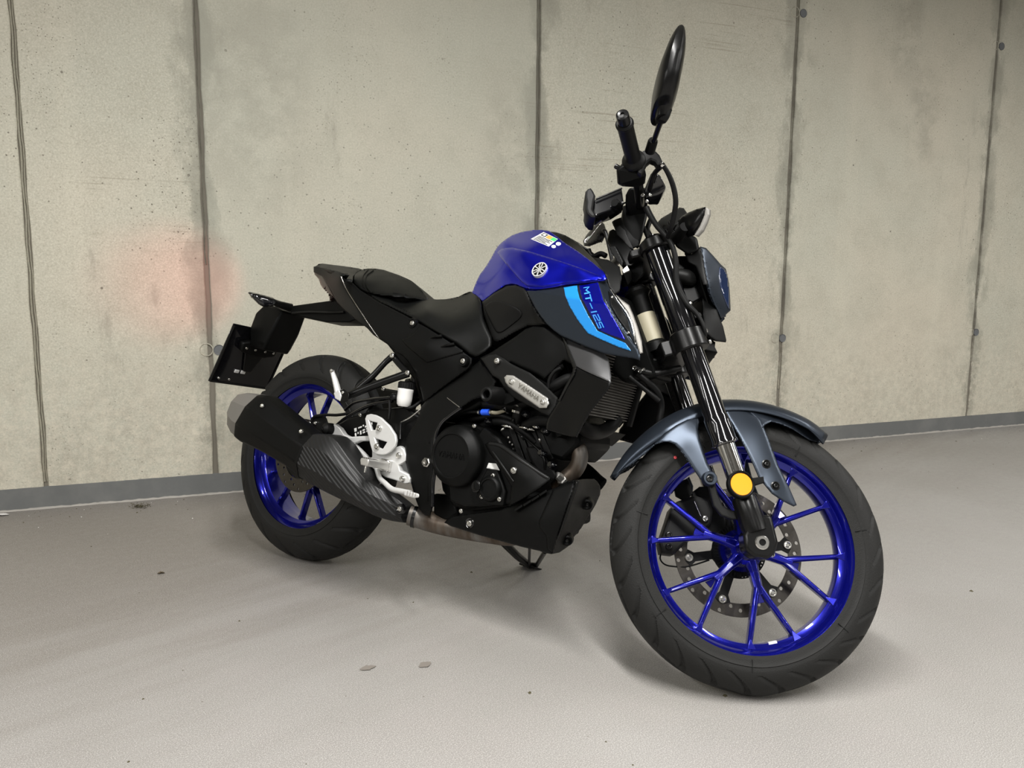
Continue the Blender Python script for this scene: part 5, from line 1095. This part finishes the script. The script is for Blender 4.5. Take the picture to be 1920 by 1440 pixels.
# triangular engine guard panel
ts = Surf('B', [(909,832,-.150),(941,832,-.150),(1017,885,-.150),(1034,896,-.145),(1011,917,-.160),(961,946,-.160),(954,949,-.158),(958,911,-.162),(960,870,-.168),(985,895,-.168)])
tri = skin('engine_side_panel', [(909,833),(916,829),(923,828),(933,829),(942,832),(970,850),(1000,872),(1020,886),(1034,895),(1031,902),(1018,912),(1011,917),(985,933),(962,946),(955,949),(956,930),(958,912),(945,890),(930,866),(918,850)], ts, 'black', bike, .010, cell=5, pillow=(5,.005), mirror='copy')
tube('panel_fold', [ts(px,py,-.001) for px, py in ((924,847),(943,874),(963,903))], [.0022,.0028,.0022], 'dark', tri, 'B', 8)
tube('panel_fold', [ts(px,py,.002) for px, py in ((918,832),(940,837),(975,862),(1010,886),(1028,897))], .005, 'dark', tri, 'B', 10)
bolt(964, 882, ts.y(964,882)-.002, .0085, tri)
for k, (px, py) in enumerate(((1018,922),(1003,932),(988,941),(972,950))): hull('panel_tab', [B(px+dx,py+dy,y) for dx, dy in ((-8,5),(6,-4),(8,0),(-6,9)) for y in (-.155,-.145)], 'black', tri, bev=.001)
# belly pan
bs1 = Surf('B', [(834,979,-.118),(847,969,-.120),(969,946,-.140),(1043,914,-.140),(1078,901,-.135),(1075,930,-.150),(1056,975,-.150),(1034,1039,-.125),(1011,1033,-.130),(900,1004,-.125),(847,987,-.118),(1000,980,-.152)])
pan = skin('belly_pan', [(833,980),(838,974),(848,968),(870,965),(900,961),(935,956),(955,950),(975,942),(1010,926),(1043,914),(1062,905),(1079,901),(1073,925),(1064,950),(1053,985),(1043,1012),(1034,1039),(1022,1037),(1011,1033),(980,1026),(940,1015),(900,1004),(872,995),(847,987)], bs1, 'black', bike, .008, cell=6, pillow=(4,.004))
skin('belly_pan_fold', [(1037,917),(1043,915),(1062,906),(1079,901),(1073,925),(1064,950),(1053,985),(1043,1012),(1036,1036),(1026,1030),(1024,1005),(1012,990),(1010,978),(1020,955)], Surf('B', [(p[0],p[1],p[2]-.004) for p in bs1.c]), 'black', pan, .006, cell=6, pillow=(5,.004))
bs2 = Surf('B', [(1079,901,-.134),(1114,898,.06),(1125,911,.095),(1125,928,.095),(1101,972,.07),(1076,1007,.04),(1049,1036,-.05),(1034,1039,-.122),(1053,985,-.146),(1095,930,-.02)])
skin('belly_pan_front', [(1079,901),(1096,899),(1114,898),(1120,903),(1125,911),(1126,920),(1125,928),(1117,946),(1110,958),(1101,972),(1090,990),(1076,1007),(1073,1018),(1062,1027),(1049,1036),(1034,1039),(1043,1012),(1053,985),(1064,950),(1073,925)], bs2, 'black', pan, .008, cell=6)
skin('pan_ridge', [(1078,901),(1084,901),(1076,925),(1066,953),(1050,998),(1044,1012),(1053,980),(1066,940)], Surf('B', [(1079,901,-.138),(1053,985,-.153),(1044,1012,-.143),(1066,945,-.150)]), 'dark', pan, .003, cell=5)
for px, py, y in ((1101,945,bs2.y(1101,945)-.012),(1063,1012,bs2.y(1063,1012)-.010)):
    lathe('pan_boss', B(px,py,y), (.6,-1,-.1), [(.004,.008),(.009,.012),(.0125,.010),(.015,.0),(.017,-.012)], 'black', pan, 'B', 24); bolt(0,0,0,.0045, pan, 'B', 'dbolt', axis=(.6,-1,-.1), at=B(px,py,y)+Vector((.6,-1,-.1)).normalized()*.008)
lathe('bolt_recess', bs1(881,981,.0), (0,-1,0), [(.006,-.002),(.0095,.0008),(.0125,.0018),(.0135,-.002)], 'gloss', pan, 'B', 28); bolt(881, 981, bs1.y(881,981)-.001, .0080, pan)
# ---- exhaust
hull('belly_pan_core', [B(px,py,y)+Vector((-.012,0,.004)) for px, py, y in ((1114,905,.055),(1122,915,.085),(1120,928,.085),(1096,972,.065),(1048,1030,-.04),(1075,905,-.11),(1040,1025,-.11),(1000,1025,-.11))]+[Vector((p.x,.10,p.z+.01)) for p in (B(850,985,-.118),B(850,972,-.118),B(1000,940,-.12),B(1000,1015,-.12))], 'black', pan, bev=.006)
tube('exhaust_header', [B(1066,826,-.05),B(1078,834,-.055),B(1086,846,-.06),B(1086,866,-.06),B(1076,884,-.06),B(1060,898,-.065),B(1045,915,-.06)], [.018,.019,.0195,.0195,.0195,.0195], 'heat', bike, 'B', 20)
tube('header_flange', [B(1058,812,-.05),B(1070,828,-.052)], .028, 'dbolt', bike, 'B', 18, sub=0)
lathe('oxygen_sensor', B(1052,897,-.085), (-.2,-1,.5), [(0,.020),(.008,.018),(.010,.010),(.010,0),(.013,-.002),(.013,-.012)], 'alu', bike, 'B', 6)
mid = tube('exhaust_pipe', [B(768,966,-.120),B(790,972,-.105),B(820,981,-.085),B(860,990,-.070),B(920,1000,-.06),B(960,1004,-.05),B(1000,990,-.04)], [.026,.0275,.0270,.026,.025,.025], 'heat', bike, 'B', 24)
tube('pipe_clamp', [B(775,968.5,-.115),B(781,970,-.111)], .0285, 'dbolt', mid, 'B', 24, sub=0)
HEX = [(1,.35),(.92,.62),(.30,1),(-.45,.92),(-.92,.55),(-1,.2),(-1,-.35),(-.90,-.62),(-.35,-1),(.42,-.98),(.95,-.60),(1,-.35)]
HX = []
for i in range(len(HEX)):
    HX.append(HEX[i])
body = loft('muffler', [((498,741),(452,822),-.205,.050), ((512,744),(461,829),-.205,.053), ((548,775),(502,848),-.20,.055), ((590,808),(549,875),-.195,.055), ((606,818),(572,893),-.195,.055)], 'black', bike, shape=HX, ang=20)
bevel(body, .004, 3, 18)
CS = [((606,814),(576,897),-.195,.058), ((641,819),(612,918),-.190,.056), ((668,855),(648,936),-.182,.052), ((692,890),(680,951),-.172,.046), ((718,912),(708,966),-.160,.040), ((745,928),(738,976),-.145,.034), ((770,948),(764,980),-.128,.029)]
shield = loft('heat_shield', CS, 'carbon', bike, shape=HX, ang=25, sub=3)
loft('muffler_band', [((603,815),(573,896),-.195,.0585), ((607,817),(577,899),-.195,.0585)], 'black', body, shape=HX)
capm = loft('muffler_end_cap', [((457,740),(437,792),-.205,.034), ((470,738),(437,800),-.205,.040), ((486,739),(446,815),-.205,.047), ((502,743),(455,823),-.205,.049)], 'grey', bike, shape=HX, ang=20)
for px, py, o_ in ((492,761,0),(565,809,0)):
    q = B(px,py,-.246); bolt(0,0,0,.0065, body, 'B', at=q, axis=(-.2,-1,.35))
bolt(0,0,0,.0065, shield, 'B', at=B(750,954,-.178), axis=(0,-1,0)); lathe('bolt_recess', B(750,954,-.176), (0,-1,0), [(.007,.001),(.010,.002),(.0125,0),(.013,-.008)], 'gloss', shield, 'B', 24)
# ---- footrest bracket, pedal, pegs
fb = plate('footrest_bracket', [(612,803),(617,797),(628,795),(637,802),(645,814),(655,819),(689,817),(702,820),(708,850),(731,846),(742,838),(749,836),(757,842),(761,852),(760,864),(747,872),(750,882),(765,889),(769,897),(767,905),(758,907),(745,902),(722,895),(708,886),(694,874),(680,868),(672,860),(654,838),(641,823),(630,821),(620,819),(613,811)], -.150, .016, 'silver', bike, bev=.003,
           holes=[[(663,832),(675,827),(692,827),(697,842),(697,856),(692,861)]], label='cast silver footrest bracket')
hg = plate('heel_guard', [(684,785),(687,778),(694,776),(704,778),(714,783),(730,798),(741,815),(743,826),(741,836),(731,847),(722,852),(715,853),(706,852),(698,848),(694,835),(688,810)], -.168, .008, 'silver', fb, bev=.0025,
           holes=[[(692,789),(707,793),(703,806),(697,806)], [(703,822),(725,829),(717,842),(708,838)]])
for px, py, y in ((711,803,-.170),(707,837,-.170),(748,854,-.152),(755,898,-.152)): bolt(px, py, y, .0082, fb)
lathe('rubber_mount', B(613,804,-.160), (-.2,-1,0), [(0,.012),(.004,.014),(.010,.012),(.0155,.006),(.017,-.004),(.017,-.016)], 'grip', fb, 'B', 28)
peg = loft('footpeg', [((713,862),(716,880),-.165,.001), ((713,862),(716,880),-.170,.009)], 'chrome', fb, seg=12) if False else None
P0, P1 = B(722,868,-.160), B(722,868,-.160)+Vector((0,-.078,.004))
hull('footpeg', [P0+Vector((x,0,z)) for x, z in ((-.017,-.004),(.017,-.004),(.014,-.018),(-.014,-.018),(.015,.004),(-.015,.004))]+[P1+Vector((x,0,z)) for x, z in ((-.015,-.002),(.015,-.002),(.011,-.013),(-.011,-.013),(.013,.005),(-.013,.005))], 'alu', fb, bev=.0025, label='ribbed aluminium footpeg')
for k in range(4):
    x = -.0105+.007*k; tube('peg_tooth', [P0+Vector((x,-.006,.005)), P1+Vector((x*.9,.004,.006))], .0022, 'chrome', fb, 'B', 8, sub=0)
hull('peg_joint', [P0+Vector((dx,dy,dz)) for dx in (-.016,.016) for dy in (-.004,.014) for dz in (-.022,.010)], 'chrome', fb, bev=.004)
tube('peg_feeler', [P1+Vector((0,.01,-.012)), P1+Vector((0,.008,-.030))], .0028, 'zinc', fb, 'B', 8, sub=0)
ped = tube('brake_pedal', [B(706,876,-.158),B(712,896,-.166),B(722,906,-.176),B(735,917,-.186),B(752,921,-.194),B(770,924,-.20)], [.007,.0065,.0065,.007,.007,.006], 'silver', bike, 'B', 14)
hull('pedal_pad', [B(px,py,y) for px, py in ((757,918),(786,926),(786,933),(776,934),(757,929)) for y in (-.212,-.192)], 'silver', ped, bev=.003)
for k in range(4): tube('pad_rib', [B(765+k*5,920+k*1.4,-.213), B(763+k*5,928+k*1.2,-.213)], .0012, 'alu', ped, 'B', 6, sub=0)
tube('pedal_spring', [B(716,898,-.155),B(711,918,-.155)], .003, 'zinc', ped, 'B', 8, sub=0)
# passenger footrest: V shaped hanger
ph = tube('passenger_hanger', [B(736,668,-.135),B(722,680,-.142),B(700,704,-.158),B(680,722,-.170),B(662,738,-.180)], [.0095,.008,.0085,.009,.010], 'satin', bike, 'B', 14)
tube('hanger_arm', [B(765,700,-.140),B(742,708,-.150),B(700,723,-.165),B(670,735,-.178),B(645,744,-.188)], [.011,.010,.0105,.011,.010], 'satin', ph, 'B', 14)
tube('hanger_arm', [B(737,668,-.136),B(748,682,-.138),B(764,699,-.140)], .0085, 'satin', ph, 'B', 12)
bolt(736, 667, -.146, .0075, ph); bolt(765, 699, -.150, .0075, ph)
hull('peg_joint', [B(px,py,y) for px, py in ((631,735),(644,728),(655,738),(653,752),(640,756),(628,748)) for y in (-.215,-.180)], 'satin', ph, bev=.003)
skin('peg_face', [(626,737),(635,730),(640,742),(637,752),(628,747)], Surf('B', [(626,737,-.217),(635,730,-.217),(640,742,-.217),(628,747,-.217)]), 'silver', ph, .004, cell=6)
pp = tube('passenger_footpeg', [B(634,736,-.208),B(629,716,-.212),B(624,700,-.214),B(622,695,-.214)], [.0095,.0080,.0060,.0055], 'silver', ph, 'B', 12)
bolt(622, 695, -.220, .005, ph); bolt(643, 736, -.217, .0045, ph)
tube('passenger_hanger', [Vector((p.x,-p.y,p.z)) for p in (B(736,668,-.135),B(722,680,-.142),B(700,704,-.158),B(680,722,-.170),B(650,744,-.188))], .0095, 'satin', bike, 'B', 14)
# brake fluid reservoir
rc = B(759,744,-.125)
res = lathe('fluid_reservoir', rc, (0,0,-1), [(0,.026),(.014,.026),(.0185,.020),(.0205,.005),(.0205,-.012),(.0215,-.016),(.0215,-.021),(0,-.021)], 'white', bike, 'B', 32, label='white brake fluid cup')
capv = [(0,.017),(.019,.017),(.0205,.015)]
lathe('reservoir_cap', rc+Vector((0,0,.021)), (0,0,1), [(0,.019),(.018,.019),(.0212,.016),(.0212,0)], 'grip', res, 'B', 24)
for k in range(20):
    a = k*2*PI/20; tube('cap_rib', [rc+Vector((.0214*math.cos(a),.0214*math.sin(a),.022)), rc+Vector((.0214*math.cos(a),.0214*math.sin(a),.037))], .0011, 'grip', res, 'B', 5, sub=0)
tube('reservoir_mount', [B(748,744,-.13),B(738,744,-.132),B(736,744,-.132)], .0065, 'grip', res, 'B', 12)
lathe('mount_bolt', B(737,744,-.135), (0,-1,0), [(0,.004),(.004,.004),(.0085,.003),(.010,0),(.010,-.008)], 'dbolt', res, 'B', 20)
for (a, b, c_) in (((738,746),(700,748),(665,755)), ((736,752),(690,760),(650,782))):
    tube('brake_hose', [B(*a,-.125),B(*b,-.120),B(*c_,-.110),B(c_[0]-18,c_[1]+14,-.10)], .0042, 'gloss', bike, 'B', 10)
tube('reservoir_hose', [B(757,762,-.125),B(772,764,-.115),B(790,752,-.10)], .005, 'grip', bike, 'B', 10)
tube('reservoir_bracket', [B(731,750,-.128),B(731,770,-.128),B(729,786,-.128)], .004, 'satin', bike, 'B', 8, sub=0)
tube('pushrod', [B(752,792,-.125),B(751,806,-.125),B(750,824,-.128)], [.0035,.0035,.007], 'satin', bike, 'B', 10, sub=0)
tube('return_spring', [B(752,792,-.125),B(770,782,-.125),B(790,766,-.120)], .0022, 'zinc', bike, 'B', 8)
# ---- swingarm, shock, rear caliper, inner mudguard
sw = [(577,838),(592,828),(620,802),(650,784),(700,768),(760,762),(800,790),(806,846),(790,868),(740,862),(690,858),(630,866),(598,872),(580,862)]
plate('swingarm', sw, -.112, .034, 'satin', bike, bev=.006, mirror=True)
inner('swingarm_bridge', [(700,775),(760,765),(800,790),(800,850),(755,855),(715,850)], -.10, .10, 'black', bev=.012)
lbs = Surf('B', [(664,802,-.1135),(700,789,-.1135),(703,812,-.1135),(668,825,-.1135)])
LQ = quadmap([(663,803),(700,789),(701,806),(665,821)])
def lsub(u0,u1,v0,v1): return [LQ(u0,v0),LQ(u1,v0),LQ(u1,v1),LQ(u0,v1)]
lab = skin('swingarm_label', lsub(0,1,0,1), lbs, 'black', bike, .0005, cell=6, off=-.0005, label='black label with white symbols')
for u0,u1,v0,v1 in ((.02,.14,.05,.42),(.22,.40,.08,.24),(.45,.52,.02,.20),(.55,.72,.20,.40),(.02,.10,.55,.95),(.16,.22,.55,.75),(.28,.36,.52,.92),(.42,.54,.50,.66),(.42,.54,.74,.92),(.60,.72,.50,.66),(.60,.72,.74,.92),(.78,.90,.50,.66),(.78,.90,.72,.92),(.80,.94,.10,.36)):
    decal('label_mark', lsub(u0,u1,v0,v1), lbs, 'plabel', lab, -.0015)
tube('rear_axle', [(0,-.135,.314),(0,.135,.314)], .011, 'zinc', bike, 'B', sub=0)
lathe('axle_nut', (0,-.128,.314), (0,-1,0), [(0,.012),(.013,.012),(.015,.009),(.015,0),(.020,-.001),(.020,-.006)], 'zinc', bike, 'B', 6)
rcl = hull('rear_brake_caliper', [B(px,py,y) for px, py in ((578,796),(586,784),(600,778),(612,782),(618,800),(610,818),(594,822),(580,812)) for y in (-.098,-.058)], 'dark', bike, bev=.005)
for px, py in ((581,793),(592,793)): bolt(px, py, -.100, .006, rcl, 'B', 'zinc')
tube('rear_brake_hose', [B(584,790,-.10),B(590,781,-.10),B(610,778,-.105),B(635,778,-.11),B(665,772,-.11),B(700,758,-.11),B(730,744,-.11)], .0042, 'grip', bike, 'B', 10)
for px, py in ((676,778),(719,730)): bolt(px, py, -.122, .0055, bike, 'B', 'zinc')
shx = Vector((.37,0,.62)); shb = Vector((.30,0,.36))
tube('shock_absorber', [shx, shb], .022, 'satin', bike, 'B', 20, sub=0)
tube('shock_spring', [shx.lerp(shb, .1+.8*i/72)+Vector((.031*math.cos(i*2*PI/12), .031*math.sin(i*2*PI/12), 0)) for i in range(73)], .0055, 'dark', bike, 'B', 8, sub=0)
def mud():
    n = 20; vs = []; fs = []
    for i in range(n+1):
        a = math.radians(10+32*i/n)
        for j, y in enumerate((-.075,-.06,0,.06,.075)): r = .345-(.02 if j in (0,4) else 0); vs.append((r*math.cos(a), y, .314+r*math.sin(a)))
    for i in range(n):
        for j in range(4): fs.append([i*5+j, i*5+j+1, i*5+j+6, i*5+j+5])
    me = mesh(vs, fs); bm = bmesh.new(); bm.from_mesh(me); return bm_mesh(bm)
mg = link('inner_mudguard', mud(), bike, 'B', None, 'black', 50); s_ = mg.modifiers.new('solid', 'SOLIDIFY'); s_.thickness = .003
inner('battery_box', [(770,690),(800,640),(880,670),(880,720),(830,770),(790,780)], -.09, .09, 'black', bev=.010)
inner('seat_frame', [(655,535),(690,552),(760,592),(860,655),(880,690),(800,745),(780,700),(715,632),(690,600)], -.085, .085, 'black', bev=.006)
# drive side (far side): sprocket and chain guard
lathe('rear_sprocket', (0,.085,.314), (0,1,0), [(.03,0),(.095,0),(.098,-.003),(.095,-.006),(.03,-.006)], 'disc', bike, 'B', 48)
hull('chain_guard', [Vector(p) for p in ((0,.10,.43),(0,.12,.43),(.45,.10,.46),(.45,.12,.46),(.45,.10,.43),(.02,.12,.405),(.45,.12,.43))], 'black', bike, bev=.003)
# ---- side stand on the far side
gd = BIKEM.inverted()
def ground(px, py):
    d = C3 @ Vector(((px-960)/FPX, 1, -(py-720)/FPX)); t = -CAMH/d.z; return gd @ (Vector((0,0,CAMH))+d*t)
gf = ground(993,1066)
top = B(944,1016,.105); 
std = tube('side_stand', [Vector((top.x-.05,.085,.30)), top+Vector((-.02,-.01,.03)), top, top.lerp(gf,.5), gf+Vector((0,-.004,.010))], [.016,.014,.012,.011,.010], 'satin', bike, 'B', 14, sub=0)
foot = hull('stand_foot', [gf+Vector((dx,dy,dz)) for dx, dy in ((-.03,-.015),(.03,-.015),(.034,.015),(-.028,.018)) for dz in (.003-dy*math.tan(LEAN),.009-dy*math.tan(LEAN))], 'satin', std, bev=.002)
tube('stand_spring', [B(993,1026,.105), gf.lerp(top,.12)+Vector((.008,0,.004))], .004, 'satin', std, 'B', 8, sub=0)
tube('stand_tang', [B(1022,1034,.12), gf+Vector((.022,.0,.014))], .0065, 'satin', std, 'B', 10, sub=0)
tube('tang_brace', [gf+Vector((-.01,0,.012)), gf+Vector((.024,0,.016))], .006, 'satin', std, 'B', 10, sub=0)

# ---- tail lamp glow thrown back on the wall
sp = bpy.data.lights.new('tail_lamp_light', 'SPOT'); sp.energy = 8.0; sp.color = (1,.06,.03); sp.spot_size = math.radians(42); sp.spot_blend = 1; sp.shadow_soft_size = .02
so = bpy.data.objects.new('tail_lamp_light', sp); ROOTC.objects.link(so)
src = BIKEM @ Vector((-.20,0,.86)); tgt = WALLM @ Vector((-.0987,0,.829))
so.matrix_world = Matrix.Translation(src) @ (tgt-src).to_track_quat('-Z','Y').to_matrix().to_4x4()

# ------------------------------------------------------------------ litter on the floor
def top_thing(name, me, mtl, label, cat, loc=None, rz=0, group=None):
    o = link(name, me, None, 'B', label, mtl, 40); o['category'] = cat
    if group: o['group'] = group
    if loc is not None: o.matrix_world = Matrix.Translation(loc) @ R3((0,0,1), rz)
    return o
def gw(px, py):
    d = C3 @ Vector(((px-960)/FPX, 1, -(py-720)/FPX)); t = -CAMH/d.z; return Vector((0,0,CAMH))+d*t
M['leaf'] = mat('dry_leaf', (.075,.055,.03), .8); M['leaf2'] = mat('damp_leaf', (.185,.165,.145), .6); M['paper'] = mat('paper_scrap', (.62,.60,.58), .7)
M['moss'] = mat('dry_moss', (.07,.06,.03), .9)
def leaf_mesh(L, W, curl, seed, th=.0006):
    r = random.Random(seed); n = 8; vs = []; fs = []
    for i in range(n+1):
        t = i/n; hw = W*math.sin(PI*min(.98, max(.03, t)))**.7*(1+r.uniform(-.25,.25))
        for s in (-1,0,1): vs.append((L*(t-.5), s*hw, .0008+curl*abs(s)*math.sin(PI*t)+r.uniform(0,curl*.3)))
    for i in range(n):
        for j in range(2): fs.append([i*3+j, i*3+j+1, i*3+j+4, i*3+j+3])
    k = len(vs); vs += [(v[0], v[1], v[2]+th) for v in vs]; fs = [f[::-1] for f in fs]+[[q+k for q in f] for f in fs]
    return mesh(vs, fs)
top_thing('leaf', leaf_mesh(.020,.006,.004,1), 'leaf', 'small dark curled leaf on open floor left of the rear wheel', 'leaf', gw(302,1076), .4)
top_thing('leaf', leaf_mesh(.036,.010,.0006,2), 'leaf2', 'pale damp leaf flattened on the floor, left one of two below the engine', 'leaf', gw(690,1253), .5)
top_thing('leaf', leaf_mesh(.032,.011,.0006,3), 'leaf2', 'pale damp leaf flattened on the floor, right one of two below the engine', 'leaf', gw(797,1247), .8)
top_thing('paper_scrap', leaf_mesh(.05,.012,.004,5), 'paper', 'white paper scrap by the skirting at the far left edge', 'paper', gw(2,967), .3)
def clump(n, sx, sy, h, seed, sz=.004):
    r = random.Random(seed); vs = []; fs = []
    for i in range(n):
        x, y = r.gauss(0,sx), r.gauss(0,sy); z = abs(r.gauss(0,h))+.0005; a = r.uniform(0,PI); l = r.uniform(.5,2)*sz; w_ = sz*.3; k = len(vs)
        c, s = math.cos(a), math.sin(a)
        vs += [(x-c*l,y-s*l,z),(x+s*w_,y-c*w_,z+w_),(x+c*l,y+s*l,z+r.uniform(-.3,.5)*sz+.001),(x-s*w_,y+c*w_,z),(x,y,max(.0002,z-w_))]
        fs += [[k,k+1,k+2],[k,k+2,k+3],[k+1,k,k+4],[k+2,k+1,k+4],[k+3,k+2,k+4],[k,k+3,k+4]]
    return mesh(vs, fs)
cm = top_thing('moss_clump', clump(90,.018,.012,.006,3), 'moss', 'brown clump of dry moss on the floor near the wall at left', 'litter', gw(263,951))
gs = clump(1,.001,.001,.001,5)
vs = []; fs = []; r_ = random.Random(11)
for i in range(260):
    if i < 150: u = r_.uniform(-.9,4.6); dd = r_.expovariate(1/.12)+.03
    else: u = r_.uniform(-.9,4.5); dd = r_.uniform(.1,2.6)
    p = WALLM @ Vector((u,-dd,0)); s = r_.uniform(.0012,.0035) if i < 240 else .005; a = r_.uniform(0,6.3); k = len(vs)
    pts = [(math.cos(a+q*2*PI/5)*s*r_.uniform(.6,1.3), math.sin(a+q*2*PI/5)*s*r_.uniform(.6,1.3)) for q in range(5)]
    vs += [(p.x+x, p.y+y, .0001) for x, y in pts]+[(p.x, p.y, s*.7)]; fs += [[k+q, k+(q+1)%5, k+5] for q in range(5)]
gr = link('floor_grit', mesh(vs, fs), None, 'B', 'dark grit and crumbs scattered over the floor along the wall', 'moss'); gr['kind'] = 'stuff'; gr['category'] = 'grit'
vs = []; fs = []
for i in range(60):
    u = r_.uniform(-.9,4.6); dd = r_.expovariate(1/.25)+.03; p = WALLM @ Vector((u,-dd,0)); s = r_.uniform(.001,.0028); a = r_.uniform(0,6.3); k = len(vs)
    pts = [(math.cos(a+q*2*PI/5)*s*r_.uniform(.6,1.3), math.sin(a+q*2*PI/5)*s*r_.uniform(.6,1.3)) for q in range(5)]
    vs += [(p.x+x, p.y+y, .0001) for x, y in pts]+[(p.x, p.y, s*.7)]; fs += [[k+q, k+(q+1)%5, k+5] for q in range(5)]
gr = link('pale_crumbs', mesh(vs, fs), None, 'B', 'white crumbs of mortar scattered on the floor by the skirting', 'paper'); gr['kind'] = 'stuff'; gr['category'] = 'crumbs'
